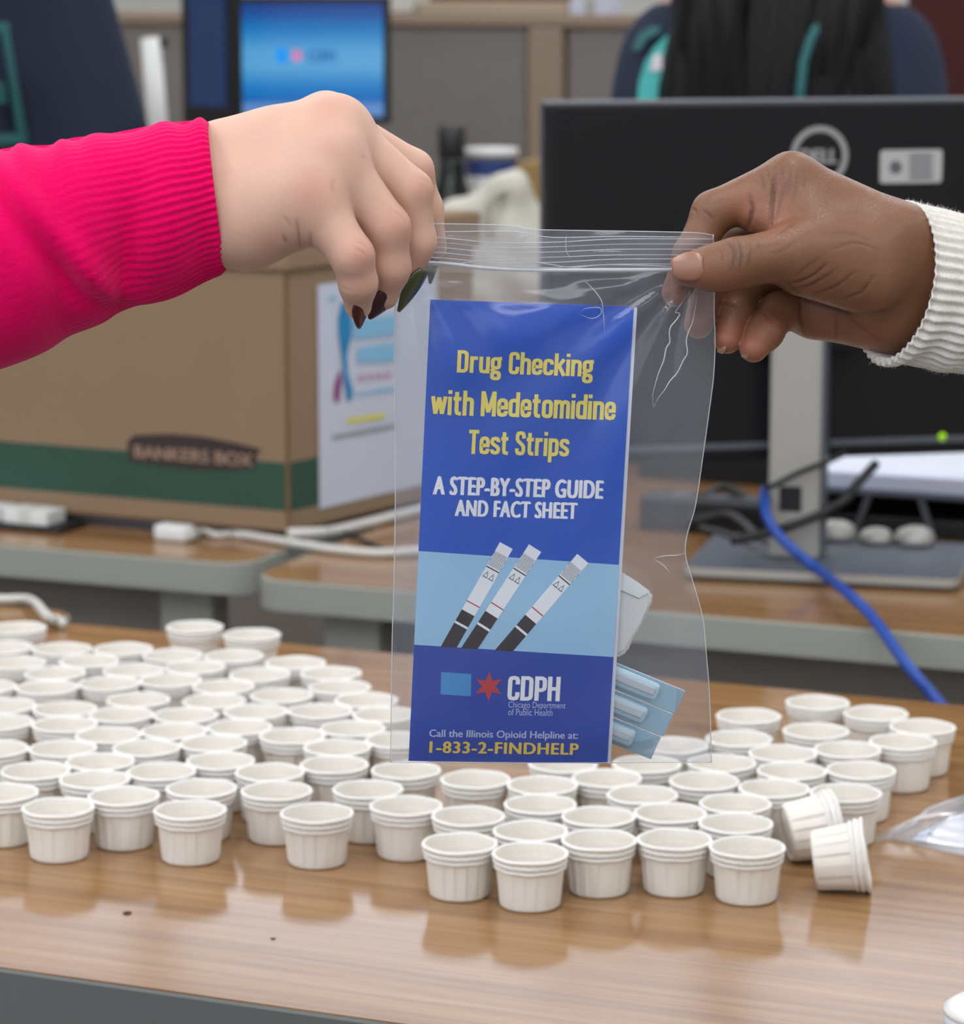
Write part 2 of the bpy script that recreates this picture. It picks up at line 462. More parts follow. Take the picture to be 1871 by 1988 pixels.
sA1 = st(TD(478, 1095))[0]
dA = desk('desk', 'oak desk with grey edge carrying the cardboard box', sA1 - 1.5, sA1, tA, tA + 0.62, DZ, GREYEDGE, 0.033)
tB = (st(TD(487, 1120))[1] + st(TD(1871, 1236))[1]) / 2
sB0 = st(TD(483, 1120))[0]
dB = desk('desk', 'oak desk with grey edge carrying the black monitor back', sB0, sB0 + 1.5, tB, tB + 0.95, DZ, GREYEDGE, 0.031)
zC = TABLE - 0.035
sC1 = st(T(147, 1192, zC))[0]
tC1 = st(T(120, 1184, zC))[1]
dC = desk('side_table', 'small oak side table behind the cups at the left end', sC1 - 0.9, sC1, n_t1 + 0.012, tC1, zC, GREYEDGE, 0.028, rad=0.03, panel=False, legs=((0, 0), (0, 1), (1, 0), (1, 1)))
t_bd = 4.15
dD = desk('back_desk', 'long oak desk along the grey partition with the lit screen', -4.4, -1.45, t_bd, 5.40, TABLE, GREYEDGE, 0.03)

# ------------------------------------------------------------------ text helper
def text_mesh(s, bold=0.0, spacing=1.0):
    c = bpy.data.curves.new('lettering', 'FONT')
    c.body = s; c.size = 1.0; c.offset = bold; c.resolution_u = 4; c.space_character = spacing
    o = bpy.data.objects.new('lettering', c); sc.collection.objects.link(o)
    dg = bpy.context.evaluated_depsgraph_get()
    me = bpy.data.meshes.new_from_object(o.evaluated_get(dg))
    v = np.zeros(len(me.vertices) * 3); me.vertices.foreach_get('co', v)
    v = v.reshape(-1, 3)
    fs = [tuple(p.vertices) for p in me.polygons]
    bpy.data.objects.remove(o); bpy.data.curves.remove(c); bpy.data.meshes.remove(me)
    lo, hi = v.min(0), v.max(0)
    v = (v - lo) / np.maximum(hi - lo, 1e-9)
    return v[:, :2], fs
def stroke_glyphs():
    L, R, Bm, T_, U = .075, .345, .075, .665, .925
    def rr(x0, y0, x1, y1, r=.10):
        q = []
        for cx, cy, a0 in ((x1 - r, y1 - r, 0), (x0 + r, y1 - r, 90), (x0 + r, y0 + r, 180), (x1 - r, y0 + r, 270)):
            q += [(cx + r * math.cos(math.radians(a0 + t)), cy + r * math.sin(math.radians(a0 + t))) for t in (0, 30, 60, 90)]
        return q + [q[0], q[1]]
    def arch(x0, x1): return [(x0, .52), (x0 + .02, .60), (x0 + .09, .665), (x1 - .09, .665), (x1 - .02, .63), (x1, .55), (x1, 0)]
    def cc(t, b, h): return [(R, h - b), (R, h - .19), (R - .035, h - .10), (R - .11, h - .075), (L + .11, h - .075), (L + .035, h - .10), (L, h - .19), (L, .19), (L + .035, .1), (L + .11, .075), (R - .11, .075), (R - .035, .1), (R, .19), (R, t)]
    def ss(h): return [(R, h * .70), (R, h - .19), (R - .035, h - .10), (R - .11, h - .075), (L + .11, h - .075), (L + .035, h - .1), (L, h - .18), (L, h * .67), (L + .05, h * .58), (R - .05, h * .43), (R, h * .34), (R, .18), (R - .035, .1), (R - .11, .075), (L + .11, .075), (L + .035, .1), (L, .18), (L, h * .29)]
    st_ = lambda x, y0, y1: [(x, y0), (x, y1)]
    return {
        'D': (.46, [st_(L, 0, 1), [(L, U), (R - .08, U), (R, U - .05), (R + .02, U - .14), (R + .02, .215), (R, .125), (R - .08, Bm), (L, Bm)]]),
        'r': (.33, [st_(L, 0, .74), [(L, .48), (L + .02, .60), (L + .09, T_), (.31, T_)]]),
        'u': (.42, [[(L, .74), (L, .19), (L + .03, .1), (L + .1, .075), (R - .1, .075), (R - .03, .11), (R, .19)], st_(R, 0, .74)]),
        'g': (.44, [rr(L, .26, R - .01, T_), [(L + .06, .26), (L, .16), (L + .05, .09), (R - .06, .05), (R, -.02)], rr(L, -.22, R, .06, .09), [(R - .06, T_), (R + .09, .69)]]),
        'C': (.42, [cc(.34, .34, 1.0)]), 'c': (.41, [cc(.25, .25, .74)]),
        'h': (.42, [st_(L, 0, 1.0), arch(L, R)]), 'n': (.42, [st_(L, 0, .74), arch(L, R)]),
        'e': (.41, [[(L, .37), (R, .37), (R, .55), (R - .03, .63), (R - .1, T_), (L + .1, T_), (L + .03, .63), (L, .55), (L, .19), (L + .03, .1), (L + .11, .075), (R - .11, .075), (R - .03, .1), (R, .17), (R, .24)]]),
        'k': (.43, [st_(L, 0, 1.0), [(R + .03, .74), (L + .05, .36)], [(L + .11, .44), (R + .05, 0)]]),
        'i': (.16, [st_(L, 0, .74), st_(L, .85, 1.0)]),
        'w': (.60, [[(.06, .74), (.175, .04)], [(.175, .04), (.30, .70)], [(.30, .70), (.425, .04)], [(.425, .04), (.54, .74)]]),
        't': (.34, [[(.14, .94), (.14, .19), (.17, .1), (.24, .075), (.32, .075)], [(.01, T_), (.31, T_)]]),
        'M': (.58, [st_(L, 0, 1), st_(.505, 0, 1), [(L + .01, .98), (.29, .16)], [(.495, .98), (.29, .16)]]),
        'd': (.42, [st_(R, 0, 1.0), rr(L, Bm, R, T_)]), 'o': (.42, [rr(L, Bm, R, T_)]),
        'm': (.63, [st_(L, 0, .74), arch(L, .31), arch(.31, .55)]),
        'T': (.42, [[(0, U), (.42, U)], st_(.21, 0, .95)]), 'S': (.42, [ss(1.0)]), 's': (.40, [ss(.74)]),
        'p': (.42, [st_(L, -.26, .74), rr(L, Bm, R, T_)]),
        'P': (.42, [st_(L, 0, 1), [(L, U), (R - .1, U), (R - .02, U - .05), (R, .82), (R, .56), (R - .02, .49), (R - .1, .44), (L, .44)]]),
        'H': (.44, [st_(L, 0, 1), st_(.365, 0, 1), [(L, .5), (.365, .5)]]), ' ': (.20, []),
    }
def condensed_mesh(s, w=.152, track=.035):
    G = stroke_glyphs(); vs, fs, lv_ = [], [], []; x = 0.0; lev = 0
    for ch in s:
        adv, strokes = G[ch]
        for q in strokes:
            p = np.array(q, float); n = len(p)
            d = p[1:] - p[:-1]; d /= np.linalg.norm(d, axis=1)[:, None] + 1e-9
            nr = np.stack([-d[:, 1], d[:, 0]], 1)
            closed = n > 4 and np.allclose(p[0], p[-2])
            o = len(vs); lev += 1
            for i in range(n):
                lv_ += [lev % 4, lev % 4]
                if i == 0: m = nr[-2] + nr[0] if closed else nr[0]
                elif i == n - 1: m = nr[-1] + nr[0] if False else nr[-1]
                else: m = nr[i - 1] + nr[i]
                m = m / (np.linalg.norm(m) + 1e-9)
                k = w / 2 / max(.5, float(np.dot(m, nr[min(i, n - 2)])))
                vs.append((x + p[i][0] + m[0] * k, p[i][1] + m[1] * k)); vs.append((x + p[i][0] - m[0] * k, p[i][1] - m[1] * k))
            for i in range(n - 1 - (1 if closed else 0)):
                a = o + 2 * i; fs.append((a, a + 1, a + 3, a + 2))
        x += adv + track
    v = np.array(vs); lo, hi = v.min(0), v.max(0)
    return (v - lo) / (hi - lo), fs, np.array(lv_, float)
def text_on(name, s, O, ux, uy, x0, x1, y0, y1, m, parent, bold=0.0, spacing=1.0, lift=None):
    """the writing s filling the rectangle x0..x1, y0..y1 (metres) of the plane O + x ux + y uy"""
    if bold == 'condensed':
        v, fs, lev = condensed_mesh(s)
    else:
        v0, f0 = text_mesh(s, 0.0, spacing)
        v, fs, nb_ = v0, list(f0), len(v0); lev = np.zeros(nb_)
        if bold > 0:      # heavier weight: the letters set three times, a hair apart
            e = bold * (y1 - y0) / (x1 - x0)
            v = np.vstack([v0 * [1 - 2 * e, 1 - bold * .6] + [k * e, (k % 2) * bold * .6] for k in (0, 1, 2)])
            fs = [tuple(i + k * nb_ for i in f) for k in (0, 1, 2) for f in f0]; lev = np.repeat([0., 1., 2.], nb_)
    nrm = np.cross(ux, uy)
    pts = O + np.outer(x0 + v[:, 0] * (x1 - x0), ux) + np.outer(y0 + v[:, 1] * (y1 - y0), uy) + np.outer((lift or 0.0002) + lev * 0.00003, nrm)
    return meshobj(name, pts, fs, m, parent, False, True)
def flat_on(name, poly, O, ux, uy, m, parent, lift=0.00015):
    nrm = np.cross(ux, uy)
    pts = [O + x * ux + y * uy + nrm * lift for x, y in poly]
    return meshobj(name, pts, [tuple(range(len(poly)))], m, parent, False, True)
def homography(src, dst):
    A = []
    for (x, y), (u, v) in zip(src, dst):
        A.append([x, y, 1, 0, 0, 0, -u * x, -u * y, -u]); A.append([0, 0, 0, x, y, 1, -v * x, -v * y, -v])
    _, _, V = np.linalg.svd(np.array(A, float))
    return V[-1].reshape(3, 3)
def hmap(H, x, y):
    q = H @ np.array([x, y, 1.0])
    return q[0] / q[2], q[1] / q[2]

# ------------------------------------------------------------------ signed distance bodies -> one continuous surface
class Body:
    def __init__(self, lo, hi, h):
        self.lo = np.array(lo, float); self.h = h
        self.n = np.ceil((np.array(hi) - self.lo) / h).astype(int) + 1
        self.ax = [self.lo[i] + h * np.arange(self.n[i]) for i in range(3)]
    def field(self):
        return np.full(tuple(self.n), 0.2, np.float32)
    def sub(self, lo, hi):
        sl = []
        for i in range(3):
            a = int(np.clip((lo[i] - self.lo[i]) / self.h, 0, self.n[i])); b = int(np.clip((hi[i] - self.lo[i]) / self.h + 2, 0, self.n[i]))
            sl.append(slice(a, b))
        return tuple(sl), np.meshgrid(self.ax[0][sl[0]], self.ax[1][sl[1]], self.ax[2][sl[2]], indexing='ij', sparse=True)
    def cap(self, D, a, b, ra, rb, k=0.0, m=0.02):
        a = np.asarray(a, float); b = np.asarray(b, float)
        R = max(ra, rb) + m + k
        sl, (X, Y, Z) = self.sub(np.minimum(a, b) - R, np.maximum(a, b) + R)
        ab = b - a; L = float(ab @ ab) + 1e-12
        t = np.clip(((X - a[0]) * ab[0] + (Y - a[1]) * ab[1] + (Z - a[2]) * ab[2]) / L, 0, 1)
        d = np.sqrt((X - a[0] - t * ab[0]) ** 2 + (Y - a[1] - t * ab[1]) ** 2 + (Z - a[2] - t * ab[2]) ** 2) - (ra + t * (rb - ra))
        D[sl] = smin(D[sl], d.astype(np.float32), k)
    def ell(self, D, c, r, k=0.0, rot=None, m=0.02):
        c = np.asarray(c, float); r = np.asarray(r, float)
        R = r.max() + m + k
        sl, (X, Y, Z) = self.sub(c - R, c + R)
        x, y, z = X - c[0], Y - c[1], Z - c[2]
        if rot is not None:
            M = np.asarray(rot).T
            x, y, z = (M[0, 0] * x + M[0, 1] * y + M[0, 2] * z), (M[1, 0] * x + M[1, 1] * y + M[1, 2] * z), (M[2, 0] * x + M[2, 1] * y + M[2, 2] * z)
        k0 = np.sqrt((x / r[0]) ** 2 + (y / r[1]) ** 2 + (z / r[2]) ** 2)
        k1 = np.sqrt((x / r[0] ** 2) ** 2 + (y / r[1] ** 2) ** 2 + (z / r[2] ** 2) ** 2) + 1e-9
        d = k0 * (k0 - 1) / k1
        D[sl] = smin(D[sl], d.astype(np.float32), k)
    def mesh(self, V):
        h = self.h; lo = self.lo
        s = V < 0
        nx, ny, nz = V.shape
        c = s[:-1, :-1, :-1].astype(np.int8)
        tot = np.zeros((nx - 1, ny - 1, nz - 1), np.int8)
        for dx in (0, 1):
            for dy in (0, 1):
                for dz in (0, 1):
                    tot += s[dx:nx - 1 + dx, dy:ny - 1 + dy, dz:nz - 1 + dz]
        I = np.argwhere((tot > 0) & (tot < 8))
        idx = np.full((nx - 1, ny - 1, nz - 1), -1, np.int64)
        idx[I[:, 0], I[:, 1], I[:, 2]] = np.arange(len(I))
        acc = np.zeros((len(I), 3)); cnt = np.zeros(len(I))
        cor = [(0, 0, 0), (1, 0, 0), (0, 1, 0), (1, 1, 0), (0, 0, 1), (1, 0, 1), (0, 1, 1), (1, 1, 1)]
        for a in range(8):
            for b in range(a + 1, 8):
                ca, cb = np.array(cor[a]), np.array(cor[b])
                if np.abs(ca - cb).sum() != 1: continue
                va = V[I[:, 0] + ca[0], I[:, 1] + ca[1], I[:, 2] + ca[2]]; vb = V[I[:, 0] + cb[0], I[:, 1] + cb[1], I[:, 2] + cb[2]]
                cr = (va < 0) != (vb < 0)
                t = np.where(cr, va / np.where(cr, va - vb, 1), 0)
                p = ca + t[:, None] * (cb - ca)
                acc += p * cr[:, None]; cnt += cr
        verts = lo + h * (I + acc / cnt[:, None])
        faces = []
        for ax in range(3):
            o1, o2 = (ax + 1) % 3, (ax + 2) % 3
            slA = [slice(1, -1)] * 3; slB = [slice(1, -1)] * 3
            slA[ax] = slice(0, -1); slB[ax] = slice(1, None)
            A = s[tuple(slA)]; B = s[tuple(slB)]
            E = np.argwhere(A != B)
            if len(E) == 0: continue
            sgn = A[E[:, 0], E[:, 1], E[:, 2]]
            base = E.copy(); base[:, o1] += 1; base[:, o2] += 1
            def at(d1, d2):
                q = base.copy(); q[:, o1] -= d1; q[:, o2] -= d2
                return idx[q[:, 0], q[:, 1], q[:, 2]]
            q = np.stack([at(1, 1), at(0, 1), at(0, 0), at(1, 0)], 1)
            q[~sgn] = q[~sgn][:, ::-1]
            faces.append(q)
        return verts, np.vstack(faces)
def smin(a, b, k):
    if k <= 0: return np.minimum(a, b)
    h = np.clip(0.5 + 0.5 * (b - a) / k, 0, 1)
    return b * (1 - h) + a * h - k * h * (1 - h)
def smooth_mesh(v, f, it=2, lam=0.5):
    n = len(v)
    for _ in range(it):
        acc = np.zeros_like(v); cnt = np.zeros(n)
        for i in range(4):
            a, b = f[:, i], f[:, (i + 1) % 4]
            np.add.at(acc, a, v[b]); np.add.at(cnt, a, 1)
        v = v + lam * (acc / cnt[:, None] - v)
    return v
def vnormals(v, f):
    n = np.cross(v[f[:, 2]] - v[f[:, 0]], v[f[:, 3]] - v[f[:, 1]])
    out = np.zeros_like(v)
    for i in range(4): np.add.at(out, f[:, i], n)
    return out / (np.linalg.norm(out, axis=1)[:, None] + 1e-12)
def fast_mesh(name, v, f, m, parent, tint=None):
    me = bpy.data.meshes.new(name)
    if parent is not None:
        mt = np.array(world_of(parent).inverted())
        v = v @ mt[:3, :3].T + mt[:3, 3]
    me.vertices.add(len(v)); me.vertices.foreach_set('co', v.astype(np.float32).ravel())
    me.loops.add(len(f) * 4); me.loops.foreach_set('vertex_index', f.astype(np.int32).ravel())
    me.polygons.add(len(f)); me.polygons.foreach_set('loop_start', np.arange(0, 4 * len(f), 4, dtype=np.int32))
    me.polygons.foreach_set('use_smooth', np.ones(len(f), bool))
    me.update(calc_edges=True); me.validate()
    me.materials.append(m)
    if tint is not None:
        ca = me.color_attributes.new('tint', 'FLOAT_COLOR', 'POINT')
        c = np.ones((len(v), 4), np.float32); c[:, :3] = tint
        ca.data.foreach_set('color', c.ravel())
    return link(bpy.data.objects.new(name, me), parent)
def seg_dist2(px, py, pts, param=False):
    best = np.full(px.shape, 1e9); uu = np.zeros(px.shape); ns_ = len(pts) - 1
    for i_, ((x0, y0), (x1, y1)) in enumerate(zip(pts[:-1], pts[1:])):
        dx, dy = x1 - x0, y1 - y0
        t = np.clip(((px - x0) * dx + (py - y0) * dy) / (dx * dx + dy * dy + 1e-9), 0, 1)
        dd = (px - x0 - t * dx) ** 2 + (py - y0 - t * dy) ** 2
        uu = np.where(dd < best, (i_ + t) / ns_, uu); best = np.minimum(best, dd)
    return (best, uu) if param else best
def hand_mesh(palm, fingers, creases, h, kp=0.010, kf=0.007, knuckles=(), lighter=(), extra=None, dark=.62):
    """palm: [(a, ra, b, rb)] capsules, fingers: [[(px, py, off, r) ...]] chains from knuckle to tip; all in real places"""
    allp = [PL(*q[:3]) for c in fingers for q in c] + [PL(*p[0]) for p in palm] + [PL(*p[2]) for p in palm]
    allp = np.array(allp)
    B = Body(allp.min(0) - 0.024, allp.max(0) + 0.024, h)
    D = B.field()
    for (a, ra, b, rb) in palm:
        B.cap(D, PL(*a), PL(*b), ra, rb, kp)
    prox = B.field()
    chains = []
    for ch in fingers:
        F = B.field()
        pts = [PL(*q[:3]) for q in ch]; rr = [q[3] for q in ch]
        B.cap(prox, pts[0], pts[1], rr[0], rr[1] * 1.0, 0.0008)
        for i in range(len(pts) - 1):
            B.cap(F, pts[i], pts[i + 1], rr[i], rr[i + 1], 0.004)
        chains.append(F)
    D = smin(D, prox, kf)
    for F in chains:
        D = smin(D, F, 0.0009)
    if extra: extra(B, D)
    v, f = B.mesh(D)
    v = smooth_mesh(v, f, 2)
    n = vnormals(v, f)
    x, y, z = project(v)
    vd = CAM - v; vd /= np.linalg.norm(vd, axis=1)[:, None]
    fac = np.clip((n * vd).sum(1) * 2.2, 0, 1)
    tint = np.zeros((len(v), 3), np.float32)
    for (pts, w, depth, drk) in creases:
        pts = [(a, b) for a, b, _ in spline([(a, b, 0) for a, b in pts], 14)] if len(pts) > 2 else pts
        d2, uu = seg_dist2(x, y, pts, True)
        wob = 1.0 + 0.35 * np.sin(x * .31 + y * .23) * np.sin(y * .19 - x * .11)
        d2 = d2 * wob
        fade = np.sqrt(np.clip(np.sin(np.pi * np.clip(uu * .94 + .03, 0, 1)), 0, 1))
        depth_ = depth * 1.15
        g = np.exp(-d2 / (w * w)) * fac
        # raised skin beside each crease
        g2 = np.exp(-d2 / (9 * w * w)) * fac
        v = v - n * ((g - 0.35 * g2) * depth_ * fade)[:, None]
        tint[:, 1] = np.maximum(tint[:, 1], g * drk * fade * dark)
    for (px, py, r, a) in knuckles:
        tint[:, 0] = np.maximum(tint[:, 0], np.exp(-((x - px) ** 2 + (y - py) ** 2) / (r * r)) * a * np.clip(fac + 0.3, 0, 1))
    for (c, r, a) in lighter:
        tint[:, 0] = np.maximum(tint[:, 0], np.exp(-((v - PL(*c)) ** 2).sum(1) / (r * r)) * a)
    return v, f, tint
def nail(name, base, tip, side_w, nrm, m, parent, pointy=0.75, thick=0.0006, curv=0.55, ns=14, nt=9):
    base = np.asarray(base); tip = np.asarray(tip)
    d = tip - base; L = np.linalg.norm(d); d /= L
    nrm = nrm - d * np.dot(nrm, d); nrm /= np.linalg.norm(nrm)
    sd = np.cross(d, nrm)
    vs = []
    for lay in (0, 1):
        for i in range(ns):
            s = i / (ns - 1)
            wv = (0.78 + 0.22 * math.sin(min(1, s * 2.2) * math.pi / 2)) * (1 - pointy * max(0, (s - 0.42) / 0.58) ** 1.5)
            if s < 0.12: wv *= 0.75 + 0.25 * s / 0.12
            for j in range(nt):
                t = -1 + 2 * j / (nt - 1)
                p = base + d * L * s + sd * side_w * wv * math.sin(t * 1.25) / math.sin(1.25) - nrm * side_w * curv * wv * (1 - math.cos(t * 1.25)) - nrm * (0.10 * L * s * s)
                vs.append(p - nrm * thick * lay)
    fs = []
    N = ns * nt
    for i in range(ns - 1):
        for j in range(nt - 1):
            a = i * nt + j
            fs.append((a, a + 1, a + nt + 1, a + nt)); fs.append((N + a, N + a + nt, N + a + nt + 1, N + a + 1))
    ring = [j for j in range(nt)] + [i * nt + nt - 1 for i in range(1, ns)] + [(ns - 1) * nt + j for j in range(nt - 2, -1, -1)] + [i * nt for i in range(ns - 2, 0, -1)]
    for a, b in zip(ring, ring[1:] + ring[:1]):
        fs.append((a, N + a, N + b, b))
    return meshobj(name, vs, fs, m, parent, True, True)

# ------------------------------------------------------------------ paper cups
CR, CB, CH = 0.0222, 0.0176, 0.0318     # rim radius, base radius, height
RIMZ = TABLE + CH
def cup_meshes():
    NP = 17
    rp = random.Random(2)
    dep = [rp.uniform(.65, 1.25) * (1 if rp.random() < .8 else .25) for _ in range(NP)]
    def pleat(j, a, r, z):
        f = max(0.2, min(1, (z - 0.0005) / 0.004))
        q = a * NP / (2 * math.pi) + 1e-6; k_ = int(q) % NP; x = (q - int(q)) * 1.25
        fac = x if x < 0.999 else 1.0            # each pleat slopes in, then steps back out
        return r * (1 - 0.050 * f * dep[k_] * (1 - fac)), z
    prof = [(0.0002, 0.0012), (CB * 0.86, 0.0012), (CB * 0.93, 0.0), (CB, 0.0010), (CB + 0.0006, 0.003), (CB + 0.0012, 0.010), (CB + 0.0020, 0.0180), (CB + 0.0027, 0.0235), (CR - 0.0007, 0.0302),
            (CR - 0.0019, 0.0302), (CR - 0.0025, 0.0270), (CB + 0.0016, 0.0225), (CB + 0.0004, 0.0110), (CB - 0.0010, 0.0045), (CB - 0.0025, 0.0034), (0.0002, 0.0032)]
    def mod(j, a, r, z):
        if 3 <= j <= 7: return pleat(j, a, r, z)
        if 11 <= j <= 13:
            return r * (1 - 0.006 * (1 + math.cos(a * NP))), z
        return r, z
    body = lathe_closed(prof, NP * 5, mod)
    def ringprof(r, z, rr, rz, n=9):
        return [(r + rr * math.cos(2 * math.pi * i / n), z + rz * math.sin(2 * math.pi * i / n)) for i in range(n + 1)]
    def lip(amp, freq, ph):
        def m(j, a, r, z):
            w = amp * math.sin(freq * a + ph)
            return r + w * 0.25, z + w * (1 if amp < 0.0003 else 1)
        return m
    rim = lathe(ringprof(CR - 0.0006, CH - 0.0011, 0.0011, 0.0012), 72, lip(0.00018, 5, 0.3))
    low = lathe(ringprof(CR - 0.0013, CH - 0.0047, 0.0011, 0.0014), 72, lip(0.00034, 26, 0))
    mid = lathe(ringprof(CR - 0.0019, CH - 0.0079, 0.0011, 0.0012), 72, lip(0.00020, 9, 1))
    band = [(CR - 0.0012, CH - 0.0018), (CR - 0.0017, CH - 0.003), (CR - 0.0014, CH - 0.0042), (CR - 0.0021, CH - 0.0060), (CR - 0.0022, CH - 0.0076), (CB + 0.0022, CH - 0.0098)]
    def crimp(j, a, r, z):
        return r - 0.0005 * (1 + math.sin(26 * a)) * (1 if j == 1 else 0.3), z
    bd = lathe(band, 104, crimp)
    lv, lf = low
    o = len(lv)
    lv = lv + mid[0]; lf = lf + [tuple(i + o for i in f) for f in mid[1]]
    o = len(lv)
    lv = lv + bd[0]; lf = lf + [tuple(i + o for i in f) for f in bd[1]]
    return body, rim, (lv, lf)
cup_body, cup_rim, cup_low = cup_meshes()
LEFT_ROWS = [
    [(5, 1538), (113, 1566), (240, 1544), (369, 1571), (537, 1534), (615, 1577), (714, 1531), (788, 1563)],
    [(70, 1495), (186, 1511), (315, 1496), (391, 1529), (521, 1496), (645, 1479), (788, 1494)],
    [(13, 1452), (126, 1448), (192, 1476), (282, 1450), (431, 1478), (568, 1426), (668, 1446), (737, 1438)],
    [(20, 1402), (129, 1405), (215, 1428), (341, 1415), (411, 1438), (467, 1414), (619, 1379), (684, 1411)],
    [(26, 1370), (114, 1375), (235, 1387), (351, 1389), (500, 1383), (547, 1349), (702, 1358), (725, 1386)],
    [(10, 1332), (86, 1329), (205, 1326), (267, 1359), (328, 1322), (417, 1357), (417, 1335), (497, 1311), (640, 1309), (664, 1333)],
    [(30, 1286), (106, 1309), (172, 1283), (262, 1302), (374, 1293), (580, 1288)],
    [(7, 1256), (121, 1259), (239, 1259), (338, 1273), (454, 1273)],
    [(35, 1218), (378, 1216), (489, 1231)],
]
RIGHT_ROWS = [
    [(892, 1636), (1029, 1655), (1164, 1629), (1307, 1628), (1450, 1643)],
    [(909, 1583), (1031, 1612), (1167, 1581), (1293, 1577), (1416, 1593)],
    [(925, 1512), (1060, 1561), (1250, 1544), (1431, 1559), (1498, 1531), (1642, 1538)],
    [(1055, 1524), (1178, 1508), (1367, 1515), (1538, 1494), (1669, 1494)],
    [(1094, 1482), (1250, 1484), (1401, 1480), (1520, 1463), (1645, 1454), (1755, 1437)],
    [(1310, 1446), (1434, 1433), (1584, 1418), (1788, 1412)],
    [(1453, 1389), (1587, 1363), (1700, 1384)],
]
ORD = ['first', 'second', 'third', 'fourth', 'fifth', 'sixth', 'seventh', 'eighth', 'ninth', 'tenth']
SPECIAL = {
    (1029, 1655): 'white pleated paper cup standing closest to the front edge of the table',
    (892, 1636): 'white paper cup in the front row at the left end of the right group',
    (1450, 1643): 'white paper cup standing just left of the two tipped cups',
    (615, 1577): 'white paper cup standing alone in front of the left group, ',
    (113, 1566): 'second white paper cup from the left edge of the picture, in the front row',
    (369, 1571): 'white paper cup at the front of the left group left of a bare gap',
    (788, 1563): 'white paper cup at the front where the left and right groups meet',
    (378, 1216): 'tallest-looking white paper cup at the far edge, left of the back pair',
    (489, 1231): 'white paper cup at the far edge, right of the back pair',
    (35, 1218): 'white paper cup at the far left corner beside the white cable',
    (1587, 1363): 'rearmost white paper cup of the right group, below the blue cable',
    (1700, 1384): 'white paper cup at the back of the right group, right of the rearmost one',
    (1453, 1389): 'white paper cup at the back of the right group beside the bag edge',
    (1788, 1412): 'rightmost white paper cup on the table, half behind another cup',
    (1755, 1437): 'white paper cup in front of the rightmost cup, its whole side showing',
    (1642, 1538): 'white paper cup standing behind the tipped cups beside the table bag',
    (1310, 1446): 'white paper cup seen through the lower right corner of the plastic bag',
}
cups = []
for side, rows in (('left', LEFT_ROWS), ('right', RIGHT_ROWS)):
    for ri, row in enumerate(rows):
        row = sorted(row)
        for ci, (px, py) in enumerate(row):
            lab = SPECIAL.get((px, py)) or 'white paper cup, %s from left in the %s row from the front, %s group' % (ORD[ci], ORD[ri], side)
            p = T(px, py, RIMZ)
            cups.append([p[0], p[1], lab, side])
xy = np.array([[c[0], c[1]] for c in cups])
for _ in range(60):      # nudge neighbours apart so that no two cups interpenetrate
    d = xy[:, None] - xy[None]
    L = np.sqrt((d ** 2).sum(-1)) + np.eye(len(xy))
    need = np.clip(2 * CR + 0.0004 - L, 0, None) * (1 - np.eye(len(xy)))
    xy += 0.25 * (d / L[..., None] * need[..., None]).sum(1)
rng = random.Random(4)
proto = None
def new_cup(loc, rot, lab, grp):
    global proto
    if proto is None:
        proto = empty('paper_cup', loc, lab, 'cup', 0, grp)
        b = meshobj('cup_body', *cup_body, PAPER, proto, True)
        try:
            b.data.set_sharp_from_angle(angle=math.radians(12))
        except Exception:
            pass
        meshobj('rolled_rim', *cup_rim, RIMPAPER, proto, True)
        meshobj('crimped_band', *cup_low, RIMPAPER, proto, True)
        r = proto
    else:
        r = proto.copy(); sc.collection.objects.link(r)
        for ch in list(proto.children):
            c = ch.copy(); sc.collection.objects.link(c); c.parent = r
    r.location = loc; r.rotation_euler = rot
    r['label'] = lab; r['group'] = grp
    return r
for (x, y), c in zip(xy, cups):
    new_cup((x, y, TABLE + 0.0002), (0, 0, rng.uniform(0, 6.28)), c[2], 'paper cups standing on the table')
# two tipped cups lying on their sides, mouths to the right
def tipped(px0, py0, px1, py1, lab, yaw_extra, lift=0.0, roll=0.0):
    a = math.atan2(CR - CB, CH - 0.001)
    q = T((px0 + px1) / 2, max(py0, py1))
    az = yaw_extra
    # cup axis (local +z) laid along the table, tilted up by the cone angle
    M = Matrix.Rotation(az, 3, 'Z') @ Matrix.Rotation(math.pi / 2 - a, 3, 'Y') @ Matrix.Rotation(roll, 3, 'Z')
    r = new_cup((0, 0, 0), M.to_euler(), lab, 'tipped paper cups')
    b0 = T(px0, py0)
    zc = CB * math.cos(a) + 0.0004
    r.location = (b0[0], b0[1], TABLE + zc + lift)
    return r
tipped(1578, 1727, 1690, 1732, 'front one of the two tipped paper cups, lying with its mouth to the right', math.radians(-6), 0.0, 0.3)
tipped(1525, 1672, 1610, 1677, 'rear one of the two tipped paper cups, leaning behind the front one', math.radians(8), 0.0, 1.1)

# ------------------------------------------------------------------ cardboard storage box with flyer
BZ = DZ + 0.012
c0 = TD(561, 1034, BZ); cl_ = TD(0, 985, BZ)
fd = (cl_ - c0); fyaw = math.atan2(-fd[1], -fd[0])
bx = empty('storage_box', tuple(c0), 'brown cardboard storage box with green base band and dark name plaque on the desk', 'box', fyaw)
BW, BD, BH = 0.42, 0.33, 0.279
SK = 0.13     # the side wall leans out a little, as a filled box does
def boxpt(x, y, z): return (-x + SK * 0, y, z)
bm = bmesh.new()
add_box(bm, -BW, 0, 0, BD, 0, BH, 0.003)
for v in bm.verts:
    v.co.x += v.co.y * 0.16 if v.co.x > -BW / 2 else v.co.y * 0.16
bmobj('carton', bm, CARD, bx)
bm = bmesh.new(); add_box(bm, -BW - .006, 0.006, -0.006, BD + .006, BH - 0.012, BH + 0.028, 0.004)
for v in bm.verts: v.co.x += v.co.y * 0.16
